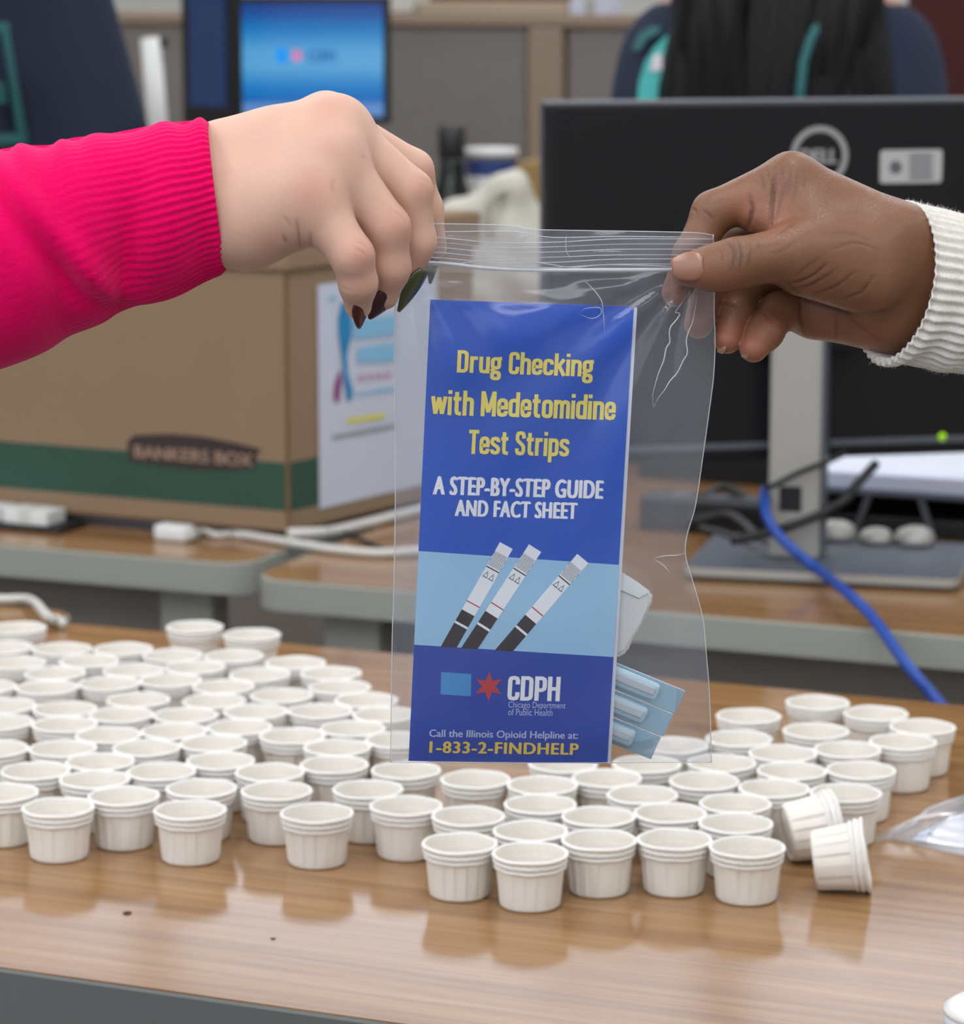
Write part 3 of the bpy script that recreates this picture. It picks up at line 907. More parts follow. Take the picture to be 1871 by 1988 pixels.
lid = bmobj('lid', bm, CARD, bx)
for (nm, z0, z1, m) in (('green_band', 0.022, 0.072, GREEN), ('base_strip', 0.0, 0.0025, CARDDARK)):
    vs = [(-BW + .003, -0.0004, z0), (-0.003, -0.0004, z0), (-0.003, -0.0004, z1), (-BW + .003, -0.0004, z1)]
    vs2 = [(0.0006 + 0.003 * .16, 0.003, z0), (0.0006 + (BD - .003) * .16, BD - 0.003, z0), (0.0006 + (BD - .003) * .16, BD - 0.003, z1), (0.0006 + 0.003 * .16, 0.003, z1)]
    meshobj(nm, vs + vs2, [(0, 1, 2, 3), (4, 5, 6, 7), (1, 4, 7, 2)], m, bx)
# dark corner fold
bm = bmesh.new(); add_box(bm, -0.003, 0.0012, -0.0008, 0.002, 0.001, BH - .012, 0.0005); bmobj('corner_fold', bm, CARDDARK, bx)
Rz = np.array([[math.cos(fyaw), -math.sin(fyaw), 0], [math.sin(fyaw), math.cos(fyaw), 0], [0, 0, 1]])
def bxw(p): return Rz @ np.asarray(p, float) + c0
ex, ey, ez = Rz @ np.array([1.0, 0, 0]), Rz @ np.array([0.16, 1.0, 0]) / math.hypot(0.16, 1), np.array([0, 0, 1.0])
def front_xy(px, py):
    r = ray(px, py); nrm = np.cross(ex, ez)
    q = CAM + r * (np.dot(c0 - CAM, nrm) / np.dot(r, nrm))
    return float(np.dot(q - c0, ex)), float(q[2] - c0[2])
def side_xy(px, py):
    r = ray(px, py); nrm = np.cross(ey, ez)
    q = CAM + r * (np.dot(c0 - CAM, nrm) / np.dot(r, nrm))
    return float(np.dot(q - c0, ey)), float(q[2] - c0[2])
pl = [front_xy(*q) for q in ((248, 858), (260, 845), (330, 842), (400, 848), (460, 860), (508, 872), (498, 884), (496, 908), (430, 914), (360, 910), (250, 896))]
Of = c0 - np.cross(ex, ez) * 0 + np.cross(ex, ez) * 0.0008
pq = flat_on('name_plaque', pl, Of, ex, ez, PLAQUE, bx, 0.0003)
t0_, t1_ = front_xy(262, 888), front_xy(492, 878)
text_on('plaque_lettering', 'BANKERS BOX', Of, ex, ez, t0_[0], t1_[0], t0_[1], t0_[1] + 0.0135, PLAQUETXT, pq, 0.06, 1.0, 0.0007)
bpy.context.view_layer.update()
hh0, hh1 = front_xy(300, 470), front_xy(440, 470)
# flyer taped to the side
Os = c0 + np.cross(ey, ez) * 0.0014
fl = empty('flyer', tuple(Os), 'white flyer with blue and magenta figures taped to the side of the storage box', 'flyer')
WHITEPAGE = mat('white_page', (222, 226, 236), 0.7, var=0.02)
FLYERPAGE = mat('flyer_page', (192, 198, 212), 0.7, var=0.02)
INKBLUE = mat('ink_light_blue', (128, 182, 214), 0.7)
INKDEEP = mat('ink_blue', (22, 126, 178), 0.7)
INKMAG = mat('ink_magenta', (136, 42, 116), 0.7)
INKPINK = mat('ink_pink', (186, 140, 172), 0.7)
INKYEL = mat('ink_yellow', (208, 204, 84), 0.7)
INKGREY = mat('ink_grey', (138, 140, 148), 0.7)
f0 = side_xy(614, 553); f1 = side_xy(609, 990)
fx0 = f0[0]; fz1 = f0[1]; fz0 = f1[1]; fx1 = min(BD * 1.0, fx0 + 0.212)
vs = []
for kx in range(7):
    for kz in range(2):
        q = Os + ey * (fx0 + (fx1 - fx0) * kx / 6) + ez * (fz0 if kz == 0 else fz1) + np.cross(ey, ez) * (0.0003 * math.sin(kx * 1.4))
        vs.append(q)
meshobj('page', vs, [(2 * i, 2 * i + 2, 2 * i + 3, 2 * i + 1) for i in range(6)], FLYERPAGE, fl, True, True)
def fpoly(name, pts, m): flat_on(name, [side_xy(*q) for q in pts], Os, ey, ez, m, fl, 0.0012)
fpoly('printed_figure', [(660, 585), (672, 592), (680, 620), (679, 650), (670, 690), (672, 725), (682, 760), (678, 778), (670, 778), (664, 740), (660, 700), (654, 655), (652, 620)], INKDEEP)
fpoly('printed_figure', [(656, 715), (660, 735), (656, 770), (652, 785), (644, 772), (646, 745)], INKMAG)
fpoly('printed_line', [(683, 622), (764, 610), (764, 650), (683, 660)], INKBLUE)
fpoly('printed_line', [(690, 675), (764, 664), (764, 700), (690, 705)], INKDEEP if False else INKBLUE)
for i in range(4):
    x = 692 + i * 17
    fpoly('printed_mark', [(x, 729 - i * 2), (x + 11, 727 - i * 2), (x + 11, 737 - i * 2), (x, 739 - i * 2)], INKPINK)
fpoly('printed_line', [(686, 764), (764, 750), (764, 757), (686, 768)], INKBLUE)
fpoly('printed_line', [(670, 812), (744, 801), (744, 811), (670, 823)], INKYEL)
fpoly('printed_line', [(642, 845), (764, 822), (764, 829), (642, 853)], INKGREY)
fpoly('printed_line', [(634, 576), (650, 574), (650, 582), (634, 584)], INKBLUE)

# black binder and small things by the box
def local_at(px, py, z=DZ):
    return TD(px, py, z)
q = TD(300, 1018)
bd = empty('black_binder', tuple(c0 + Rz @ np.array([-0.23, 0.15, -0.012])), 'flat black binder lying under the storage box', 'binder', fyaw)
box('cover', -0.23, 0.17, -0.135, 0.12, 0.0, 0.0112, BLACK, bd, 0.002)
box('spine', -0.23, 0.17, -0.139, -0.1351, 0.001, 0.0105, DARKSILVER, bd, 0.0005)
q = TD(40, 1030)
st_ = empty('black_tray', tuple(q), 'black desk tray with white cards at the left end of the box', 'tray', fyaw)
box('tray_body', -0.20, 0.05, -0.004, 0.05, 0, 0.006, BLACK, st_, 0.002)
for j, (x0, x1) in enumerate(((-0.12, -0.03), (-0.025, 0.03))):
    p = Rz @ np.array([(x0 + x1) / 2, 0.022, 0.0062])
    w = empty('white_card_stack', tuple(q + p), ('wider' if j == 0 else 'narrower') + ' stack of white cards lying on the black tray', 'cards', fyaw)
    box('cards', -(x1 - x0) / 2, (x1 - x0) / 2, -0.018, 0.018, 0, 0.014, WHITEPL, w, 0.001)
    box('wrapper', -0.008, 0.008, -0.0184, 0.0184, -0.0001, 0.0144, OFFWHITE, w, 0.0005)
q = TD(336, 1048)
ad = empty('plug_adapter', tuple(q), 'small white plug adapter lying in front of the storage box', 'adapter', fyaw)
box('adapter_body', -0.018, 0.020, -0.01, 0.012, 0, 0.016, WHITEPL, ad, 0.003, True)
box('socket', 0.0202, 0.026, -0.006, 0.008, 0.003, 0.013, OFFWHITE, ad, 0.001)
tag(tube('power_cable', spline([TD(372, 1048) + [0, 0, .006], TD(395, 1040) + [0, 0, .005], TD(420, 1046) + [0, 0, .004], TD(450, 1044) + [0, 0, .004], TD(470, 1048) + [0, 0, .004]], 30), 0.0038, CABLEW), 'short white cord coming out of the white plug adapter', 'cable')
tag(tube('power_cable', spline([TD(455, 1044) + [0, 0, .005], TD(560, 1062) + [0, 0, .005], TD(640, 1075) + [0, 0, .005], TD(730, 1083) + [0, 0, .005], TD(800, 1080) + [0, 0, .005], TD(900, 1070) + [0, 0, .005]], 60), 0.0045, CABLEW), 'thick white cable lying on the desk in front of the box corner', 'cable')
tag(tube('power_cable', spline([TD(560, 1062) + [0, 0, .014], TD(620, 1056) + [0, 0, .012], TD(645, 1046) + [0, 0, .008], TD(710, 1027) + [0, 0, .006], TD(800, 1004) + [0, 0, .006], TD(900, 982) + [0, 0, .006]], 60), 0.0055, CABLEW), 'white cable running back along the side of the box', 'cable')
tag(tube('power_cable', spline([TD(670, 1040) + [0, 0, .003], TD(700, 1052) + [0, 0, .003], TD(735, 1068) + [0, 0, .003], TD(760, 1080) + [0, 0, .003]], 20), 0.0022, CABLEB), 'thin black cord on the desk between the white cables', 'cable')
tag(tube('power_cable', spline([T(-90, 1172, zC) + [0, 0, .006], T(0, 1176, zC) + [0, 0, .006], T(60, 1186, zC) + [0, 0, .010], T(92, 1197, TABLE + .008), T(112, 1214) + [0, 0, .0048], T(122, 1222) + [0, 0, .0046]], 50), 0.0042, CABLEW), 'white cable end reaching onto the work table at its far left corner', 'cable')

# ------------------------------------------------------------------ black monitor seen from behind
mb = TD(1640, 1135)
myaw = math.radians(-14)
mo = empty('monitor', tuple(mb), 'black computer monitor seen from behind on a silver stand', 'monitor', myaw)
Ry = np.array([[math.cos(myaw), -math.sin(myaw), 0], [math.sin(myaw), math.cos(myaw), 0], [0, 0, 1]])
def mo_plane(px, py, yoff):
    r = ray(px, py); nrm = Ry @ np.array([0, -1.0, 0]); o = mb + Ry @ np.array([0, yoff, 0])
    q = CAM + r * (np.dot(o - CAM, nrm) / np.dot(r, nrm))
    l = Ry.T @ (q - mb)
    return l[0], l[2]
# base plate
bl = Ry.T @ (TD(1325, 1128) - mb); brr = Ry.T @ (TD(1852, 1163) - mb)
vs, fs = prism(rrect(bl[0], brr[0], -0.012, 0.17, 0.012, 5), 0.003, 0.014); meshobj('stand_base', vs, fs, DARKSILVER, mo)
vs, fs = prism(rrect(bl[0] - .001, brr[0] + .001, -0.0135, 0.171, 0.012, 5), 0.0045, 0.0125); meshobj('base_rim', vs, fs, SILVER, mo)
vs, fs = prism(rrect(bl[0] + .004, brr[0] - .004, -0.008, 0.166, 0.012, 5), 0.0, 0.004); meshobj('base_pad', vs, fs, BLACK, mo)
yS = 0.045
xs0, zs0 = mo_plane(1488, 1112, yS); xs1, zs1 = mo_plane(1602, 640, yS); zcol = mo_plane(1545, 470, yS)[1]
st_obj = box('stand_column', xs0, xs1 - 0.002, yS, yS + 0.035, 0.014, zcol, SILVER, mo, 0.004)
box('column_side', xs1 - 0.010, xs1 + 0.001, yS + 0.003, yS + 0.038, 0.014, zcol, DARKSILVER, st_obj, 0.003)
hx0, hz0 = mo_plane(1512, 992, yS); hx1, hz1 = mo_plane(1556, 945, yS)
bm = bmesh.new(); add_box(bm, hx0, hx1, yS - 0.0012, yS + 0.001, hz0, hz1, 0.0006); bmobj('cable_slot', bm, BLACK, st_obj)
# panel
yP = 0.085
PY = math.radians(26)     # swivel of the panel on its stand
PM = Matrix.Rotation(PY, 3, 'Z')
ctr = Vector(((xs0 + xs1) / 2, yP, 0))
PA = np.array(Matrix.Rotation(myaw + PY, 3, 'Z'))
pc = mb + Ry @ np.array(ctr)
def pn(px, py, off=0.0):
    nrm = PA @ np.array([0, -1.0, 0]); o = pc + nrm * off
    r = ray(px, py); q = CAM + r * (np.dot(o - CAM, nrm) / np.dot(r, nrm))
    l = PA.T @ (q - pc)
    return l[0], l[2]
px0, pzt = pn(1066, 200); _, pzb = pn(1640, 888)
PWID = 0.575
pnl = bpy.data.objects.new('panel', None)
def panel_box(name, x0, x1, y0, y1, z0, z1, m, bev, parent=mo):
    bm = bmesh.new(); add_box(bm, x0, x1, y0, y1, z0, z1, bev, seg=3)
    for v in bm.verts:
        v.co = PM @ v.co + ctr
    return bmobj(name, bm, m, parent)
pnl = panel_box('panel_back', px0, px0 + PWID, 0.0, 0.03, pzb, pzt, PANELBLACK, 0.005)
panel_box('bezel', px0 - .001, px0 + PWID + .001, 0.026, 0.036, pzb - .001, pzt + .001, DARKSILVER, 0.002)
panel_box('screen', px0 + .008, px0 + PWID - .008, 0.0362, 0.0368, pzb + .012, pzt - .008, mat('lit_screen', (200, 210, 220), 0.3, emit=(190, 205, 225), estr=0.5), 0.0)
xh, zh = pn(1560, 560)
panel_box('stand_mount', xh - 0.055, xh + 0.055, -0.024, 0.0, zh - 0.06, zh + 0.045, PANELBLACK, 0.004)
panel_box('vent_strip', px0 + 0.02, px0 + PWID - .02, -0.0012, 0.002, pzb + 0.012, pzb + 0.018, DARKSILVER, 0.0004)
MOo = pc
pux, puz = PA @ np.array([1.0, 0, 0]), ez
LOGOGREY = mat('logo_grey', (150, 150, 152), 0.5)
cx_, cz_ = pn(1590, 303)
Rr = abs(pn(1646, 303)[0] - pn(1534, 303)[0]) / 2
ring_o = [(cx_ + Rr * math.cos(2 * math.pi * i / 48), cz_ + Rr * math.sin(2 * math.pi * i / 48)) for i in range(48)]
ring_i = [(cx_ + Rr * .80 * math.cos(2 * math.pi * i / 48), cz_ + Rr * .80 * math.sin(2 * math.pi * i / 48)) for i in range(48)]
nrm_ = np.cross(pux, puz)
vs = [MOo + x * pux + z * puz + nrm_ * 0.0006 for x, z in ring_o + ring_i]
logo = meshobj('logo_ring', vs, [(i, (i + 1) % 48, 48 + (i + 1) % 48, 48 + i) for i in range(48)], LOGOGREY, mo, False, True)
text_on('logo_lettering', 'DELL', MOo, pux, puz, cx_ - Rr * .66, cx_ + Rr * .66, cz_ - Rr * .24, cz_ + Rr * .24, LOGOGREY, logo, 0.07, 0.95, 0.0006)
sx0, sz0 = pn(1707, 356); sx1, sz1 = pn(1829, 290)
vs = [MOo + x * pux + z * puz + nrm_ * 0.0005 for x, z in rrect(sx0, sx1, sz0, sz1, 0.003, 4)]
stk = meshobj('asset_sticker', vs, [tuple(range(len(vs)))], mat('sticker_white', (176, 178, 178), 0.6), mo, False, True)
SEALGREY = mat('sticker_grey', (92, 94, 98), 0.6)
ccx, ccz = pn(1738, 325)
vs = [MOo + (ccx + 0.0065 * math.cos(i * math.pi / 10)) * pux + (ccz + 0.0065 * math.sin(i * math.pi / 10)) * puz + nrm_ * 0.0007 for i in range(20)]
meshobj('sticker_seal', vs, [tuple(range(20))], SEALGREY, stk, False, True)
for i in range(4):
    a0, b0_ = pn(1764, 347 - i * 13); a1, b1_ = pn(1810, 339 - i * 13)
    flat_on('sticker_line', [(a0, b0_), (a1, b0_), (a1, b1_), (a0, b1_)], MOo, pux, puz, SEALGREY, stk, 0.0007)
lx, lz = pn(1828, 848)
led = mat('green_led', (150, 210, 20), 0.4, emit=(150, 205, 20), estr=0.8)
vs = [MOo + (lx + 0.0042 * math.cos(i * math.pi / 8)) * pux + (lz + 0.0042 * math.sin(i * math.pi / 8)) * puz + nrm_ * 0.0012 for i in range(16)]
meshobj('power_light', vs, [tuple(range(16))], led, mo, False, True)

# things behind and under the monitor
def on_b(px, py, dz=0.0): return TD(px, py) + np.array([0, 0, dz])
kb = empty('document_tray', tuple(TD(1690, 1055)), 'black document tray behind the monitor stand with white paper on top', 'tray', YAW)
q = TD(1720, 1040)
kb.location = tuple(q)
box('tray_body', -0.11, 0.20, 0.0, 0.2, 0.0, 0.020, BLACK, kb, 0.003)
for i, xx in enumerate((-0.10, -0.03, 0.04, 0.11, 0.18)):
    bm = bmesh.new(); add_box(bm, xx, xx + 0.007, -0.004, 0.003, 0.0, 0.042, 0.001)
    for v in bm.verts: v.co.x += (0.35 if i % 2 else -0.35) * (v.co.z - 0.02)
    bmobj('wire_leg', bm, DARKSILVER, kb)
bm = bmesh.new(); add_box(bm, -0.115, 0.205, -0.006, 0.205, 0.042, 0.047, 0.0015); bmobj('shelf', bm, DARKSILVER, kb)
pw = empty('paper_ream', tuple(q + np.array([0, 0, 0.0475])), 'white stack of paper lying on the black document tray', 'paper', YAW)
box('sheets', -0.105, 0.195, 0.0, 0.19, 0.0, 0.016, mat('bluish_white_paper', (214, 218, 236), 0.7), pw, 0.001)
box('top_sheet', -0.103, 0.190, 0.004, 0.185, 0.0161, 0.0165, WHITEPAGE, pw, 0.0)
pc2 = empty('computer_case', tuple(TD(1560, 948)), 'black computer case in the dark behind the monitor stand', 'computer', YAW)
box('case_body', -0.20, 0.36, 0.0, 0.26, 0.0, 0.155, BLACK, pc2, 0.004)
box('front_panel', -0.19, 0.35, -0.004, 0.0, 0.01, 0.145, PANELBLACK, pc2, 0.001)
# power strip with cables left of the stand
ps = empty('power_strip', tuple(TD(1415, 1040)), 'black power strip in the shadow left of the monitor stand', 'power strip', YAW)
box('strip_body', -0.10, 0.10, 0.0, 0.045, 0.0, 0.035, BLACK, ps, 0.004)
for xx in (-0.07, -0.03, 0.01, 0.05):
    box('outlet', xx, xx + 0.022, 0.01, 0.035, 0.0351, 0.037, DARKSILVER, ps, 0.001)
for i, (a, b, c, r) in enumerate((((1340, 1020), (1400, 1000), (1480, 1010), .005), ((1340, 1035), (1420, 1045), (1490, 1085), .006), ((1360, 1050), (1430, 1075), (1478, 1105), .005))):
    tag(tube('power_cable', spline([on_b(*a, .012), on_b(*b, .030 - i * .008), on_b(*c, .012 - i * .002)], 24), r, CABLEB), ['uppermost', 'middle', 'lowest'][i] + ' black cord tangled left of the monitor stand', 'cable')
pa = empty('plug_adapter', tuple(TD(1475, 1066)), 'silver plug adapter left of the stand foot', 'adapter', YAW)
box('adapter_body', -0.022, 0.02, 0, 0.02, 0, 0.014, SILVER, pa, 0.003, True)
box('prong_cover', 0.0202, 0.026, 0.004, 0.016, 0.003, 0.011, DARKSILVER, pa, 0.001)
for i, (px, py, r) in enumerate(((1621, 1068, .020), (1700, 1075, .016), (1775, 1078, .019))):
    vs, fs = lathe_closed([(0.001, 0.0), (r, 0.001), (r * 1.02, r * .35), (r * .8, r * .75), (r * .4, r * .95), (0.001, r)], 20)
    o = meshobj('crumpled_tissue', [(x * (1 + .15 * math.sin(5 * math.atan2(y, x))), y, z) for x, y, z in vs], fs, SILVER, None, True)
    o.location = tuple(TD(px, py + 6) + np.array([0, 0, 0.0142])); tag(o, ['grey rounded cable clip right beside the stand column', 'grey rounded cable clip in the middle of the monitor base', 'grey rounded cable clip near the right end of the monitor base'][i], 'clip')
    o.name = 'cable_clip'
# cables on the stand
def mop(px, py, y):
    x, z = mo_plane(px, py, y); return mb + Ry @ np.array([x, y, z])
tag(tube('power_cable', spline([mop(1485, 950, .03), mop(1515, 936, .028), mop(1550, 918, .03), mop(1596, 900, .03), mop(1640, 880, .06)], 40), 0.0030, CABLEB), 'thin black cord crossing high on the silver stand column', 'cable')
tag(tube('power_cable', spline([mop(1420, 1050, .03), mop(1500, 1032, .026), mop(1560, 1012, .026), mop(1605, 992, .028), mop(1640, 970, .03), mop(1655, 950, .05), mop(1700, 900, .085)], 60), 0.0048, CABLEB), 'thick black cable crossing the foot of the silver stand', 'cable')
e_ = TD(1826, 1366)
pts = [mop(1486, 950, .06), mop(1484, 975, .03), mop(1490, 1005, .012), mop(1508, 1035, .004), mop(1540, 1068, -.006), mop(1590, 1108, -.022)]
p5 = P(1690, 1195, 2.75); p6 = P(1760, 1290, 2.66); p7 = P(1812, 1352, 2.64); p8 = P(1850, 1400, 2.63); p9 = P(1880, 1460, 2.62)
tag(tube('network_cable', spline(pts + [P(1640, 1148, 2.80), p5, p6, p7, p8, p9], 120), 0.0052, BLUECABLE), 'bright blue network cable running from the stand down between the desks', 'cable')

# ------------------------------------------------------------------ back desk: screens, bottle, tub, cloth bag
def WD(px, py, Z): return P(px, py, Z)
tz = TABLE
Zm = 5.35
scr = [P(442, 6, Zm), P(744, 12, Zm), P(736, 224, Zm), P(442, 224, Zm)]
SW = np.linalg.norm(scr[1] - scr[0]); SHT = 0.19
mcx = P(593, 120, Zm)
ms = empty('monitor', (mcx[0], mcx[1], tz), 'lit blue computer screen on the back desk by the partition', 'monitor', math.radians(-1))
zt = scr[0][2]; zb = P(593, 228, Zm)[2]
def screen_mat():
    m = bpy.data.materials.new('blue_screen_image'); m.use_nodes = True
    nt = m.node_tree; b = nt.nodes['Principled BSDF']
    tc = nt.nodes.new('ShaderNodeTexCoord'); sx = nt.nodes.new('ShaderNodeSeparateXYZ'); nt.links.new(tc.outputs['Generated'], sx.inputs[0])
    cr = nt.nodes.new('ShaderNodeValToRGB'); e = cr.color_ramp.elements
    e[0].position = 0.0; e[0].color = lin((96, 140, 205)); e[1].position = 1.0; e[1].color = lin((0, 62, 140))
    for p, c in ((0.115, (100, 150, 210)), (0.13, (4, 104, 190)), (0.26, (16, 128, 205)), (0.45, (92, 172, 226)), (0.58, (86, 168, 224)), (0.76, (12, 126, 200)), (0.92, (4, 74, 156))):
        q = e.new(p); q.color = lin(c)
    nt.links.new(sx.outputs['Z'], cr.inputs[0])
    b.inputs['Base Color'].default_value = (0.01, 0.01, 0.012, 1); b.inputs['Roughness'].default_value = 0.3
    nt.links.new(cr.outputs[0], b.inputs['Emission Color']); b.inputs['Emission Strength'].default_value = 0.85
    return m
hw = SW / 2
box('casing', -hw - .012, hw + .012, 0.006, 0.03, zb - tz - 0.012, zt - tz + 0.012, BLACK, ms, 0.003)
scm = screen_mat()
bm = bmesh.new(); add_box(bm, -hw, hw, 0.003, 0.0062, zb - tz, zt - tz); so = bmobj('screen', bm, scm, ms)
box('stand_neck', -0.03, 0.03, 0.012, 0.026, 0.0, zb - tz, BLACK, ms, 0.002)
box('stand_foot', -0.10, 0.10, -0.05, 0.08, 0.0, 0.012, BLACK, ms, 0.003)
Om = np.array([mcx[0], mcx[1], tz]); mr = np.array(Matrix.Rotation(math.radians(-1), 3, 'Z'))
mux = mr @ np.array([1.0, 0, 0])
def msx(px): return (px - 593) / FPX * Zm
def msz(py): return float(P(593, py, Zm)[2] - tz)
LOGOB = mat('screen_logo_blue', (0, 120, 200), 0.5, emit=(4, 130, 214), estr=0.8); LOGOR = mat('screen_logo_red', (200, 100, 130), 0.5, emit=(196, 96, 150), estr=0.75); LOGOD = mat('screen_logo_dark', (30, 90, 150), 0.5, emit=(36, 98, 160), estr=0.7)
Omf = Om + mr @ np.array([0, 0.003, 0])
flat_on('screen_square', [(msx(536), msz(122)), (msx(558), msz(122)), (msx(558), msz(94)), (msx(536), msz(94))], Omf, mux, ez, LOGOB, so, 0.001)
star = [(msx(576 + (13 if i % 2 == 0 else 6.5) * math.sin(i * math.pi / 6)), msz(108 - (15 if i % 2 == 0 else 8) * math.cos(i * math.pi / 6))) for i in range(12)]
flat_on('screen_star', star[::-1], Omf, mux, ez, LOGOR, so, 0.001)
text_on('screen_lettering', 'CDPH', Omf, mux, ez, msx(596), msx(652), msz(122), msz(97), LOGOD, so, 0.06, 1.0, 0.001)
# dark side screen
Zs = 5.1
scx = P(402, 100, Zs)
m2 = empty('monitor', (scx[0], scx[1], tz), 'dark blue turned screen left of the lit blue screen', 'monitor', math.radians(-38))
zt2 = P(402, -20, Zs)[2] - tz; zb2 = P(402, 232, Zs)[2] - tz
box('casing', -0.062, 0.052, 0.004, 0.03, zb2 - .01, zt2 + .01, BLACK, m2, 0.003)
DK = mat('dark_blue_screen', (14, 30, 60), 0.25, emit=(22, 58, 112), estr=0.4)
box('screen', -0.042, 0.040, 0.001, 0.0042, zb2 + .02, zt2, DK, m2, 0.0)
box('stand_neck', -0.02, 0.02, 0.010, 0.026, 0.0, zb2, BLACK, m2, 0.002)
box('stand_foot', -0.07, 0.07, -0.05, 0.08, 0.0, 0.012, BLACK, m2, 0.003)
# white desk lamp post left
Zl = 4.9
lp = P(305, 230, Zl); lt = P(292, 75, Zl)
lamp = empty('desk_lamp', (lp[0], lp[1], tz), 'slim white desk lamp post left of the dark screen', 'lamp')
tube('post', [np.array([lp[0], lp[1], tz + 0.01]), lp, lt], 0.016, WHITEPL, lamp, 12)
vs, fs = lathe_closed([(0.05, 0.0), (0.05, 0.008), (0.02, 0.012), (0.001, 0.012)], 24); meshobj('foot', vs, fs, WHITEPL, lamp, True)
hd = P(325, 82, Zl)
tube('lamp_arm', [lt + [0, 0, -0.005], hd], 0.008, BLACK, lamp, 10)
# dark green bottle
bt = P(877, 420, 5.0)
BOTTLE = mat('dark_green_glass', (20, 30, 24), 0.12, var=0.05); BCAP = mat('bottle_cap', (34, 34, 36), 0.35)
b_ = empty('bottle', (bt[0], bt[1], tz), 'dark green bottle with black cap on the back desk', 'bottle')
hB = P(877, 240, 5.0)[2] - tz
vs, fs = lathe_closed([(0.001, 0), (0.036, 0.0), (0.038, 0.006), (0.038, hB * .52), (0.033, hB * .60), (0.022, hB * .70), (0.0195, hB * .78), (0.0195, hB * .84)], 32); meshobj('glass', vs, fs, BOTTLE, b_, True)
vs, fs = lathe_closed([(0.0215, hB * .82), (0.0225, hB * .83), (0.0225, hB * .985), (0.019, hB), (0.001, hB)], 24); meshobj('cap', vs, fs, BCAP, b_, True)
vs, fs = lathe([(0.0384, 0.04), (0.0384, hB * .48)], 32); meshobj('bottle_label', vs, fs, mat('bottle_paper', (38, 58, 42), 0.6), b_, True)
# white and blue tub
ZT = 5.05
tb = P(953, 330, ZT)
t_ = empty('tub', (tb[0], tb[1], tz), 'white tub with a blue band and flat lid on the back desk', 'tub')
hT = P(953, 287, ZT)[2] - tz
rT = 50 / FPX * ZT
vs, fs = lathe_closed([(0.001, 0), (rT * .92, 0), (rT * .95, .004), (rT * .98, hT * .9), (rT * .9, hT * .93)], 36); meshobj('tub_body', vs, fs, WHITEPL, t_, True)
zb0 = P(953, 340, ZT)[2] - tz; zb1 = P(953, 308, ZT)[2] - tz
vs, fs = lathe([(rT * .985, zb0), (rT * .995, zb1)], 36); meshobj('blue_band', vs, fs, mat('tub_blue', (46, 66, 128), 0.5), t_, True)
vs, fs = lathe_closed([(rT * 1.04, hT * .955), (rT * 1.06, hT * .96), (rT * 1.06, hT - .003), (rT * 1.02, hT), (0.001, hT)], 36); meshobj('lid', vs, fs, WHITEPL, t_, True)
# soft cloth bag
ZB = 4.75
cb = P(955, 560, ZB)
CANVAS = mat('cream_canvas', (206, 202, 190), 0.95, spec=0.1, bump=(250, 0.0006), var=0.05, vscale=20)
Bd = Body((cb[0] - .14, cb[1] - .12, tz - .005), (cb[0] + .16, cb[1] + .14, tz + .27), 0.004)
D = Bd.field()
zz = lambda py: P(955, py, ZB)[2]
xx = lambda px: P(px, 400, ZB)[0]
Bd.cap(D, (xx(880), cb[1], tz + .06), (xx(1015), cb[1], tz + .07), .06, .06, .03, .08)
Bd.cap(D, (xx(900), cb[1], zz(480)), (xx(1000), cb[1], zz(470)), .05, .055, .03, .08)
Bd.cap(D, (xx(998), cb[1], zz(366)), (xx(990), cb[1] + .02, tz + .06), .030, .055, .03, .08)
Bd.cap(D, (xx(985), cb[1], zz(358)), (xx(880), cb[1], zz(432)), .018, .028, .025, .08)
Bd.cap(D, (xx(880), cb[1], zz(440)), (xx(900), cb[1], tz + .05), .03, .05, .03, .08)
v, f = Bd.mesh(np.maximum(D, (tz + .001) - Bd.ax[2][None, None, :]).astype(np.float32))
v = smooth_mesh(v, f, 4)
n = vnormals(v, f)
v += n * (0.004 * np.sin(v[:, 0] * 90 + v[:, 2] * 40) * np.sin(v[:, 2] * 60 - v[:, 0] * 30))[:, None]
v[:, 2] = np.maximum(v[:, 2], tz + 0.0006)
o = fast_mesh('cloth_bag', v, f, CANVAS, None)
tag(o, 'crumpled cream cloth bag in front of the tub on the back desk', 'bag')
hdl = tube('carry_handle', spline([(xx(1000), cb[1] - .01, zz(372)), (xx(960), cb[1] - .045, zz(372)), (xx(945), cb[1] - .058, zz(410)), (xx(948), cb[1] - .056, zz(450))], 24), 0.006, mat('canvas_strap', (176, 172, 158), 0.9), o, 8, False)  # handle in a darker tone than the canvas
# tan wooden organiser beside the big monitor
ZW = 5.0
wq = P(1040, 440, ZW)
TANWOOD = mat('tan_board', (158, 128, 78), 0.6, var=0.08, vscale=12)
wo = empty('wooden_organiser', (wq[0], wq[1], tz), 'tan wooden desk organiser partly behind the black monitor', 'organiser', YAW)
hW = P(1040, 314, ZW)[2] - tz
box('side_board', -0.035, -0.023, 0, 0.14, 0, hW, TANWOOD, wo, 0.002)
box('back_board', -0.0229, 0.16, 0.128, 0.14, 0, hW, TANWOOD, wo, 0.002)
box('front_board', -0.0229, 0.16, 0.0, 0.012, 0, hW, TANWOOD, wo, 0.002)
box('shelf_board', -0.0229, 0.148, 0.0121, 0.1279, hW * .5, hW * .5 + .01, TANWOOD, wo, 0.001)
box('far_board', 0.1601, 0.172, 0, 0.14, 0, hW, TANWOOD, wo, 0.002)
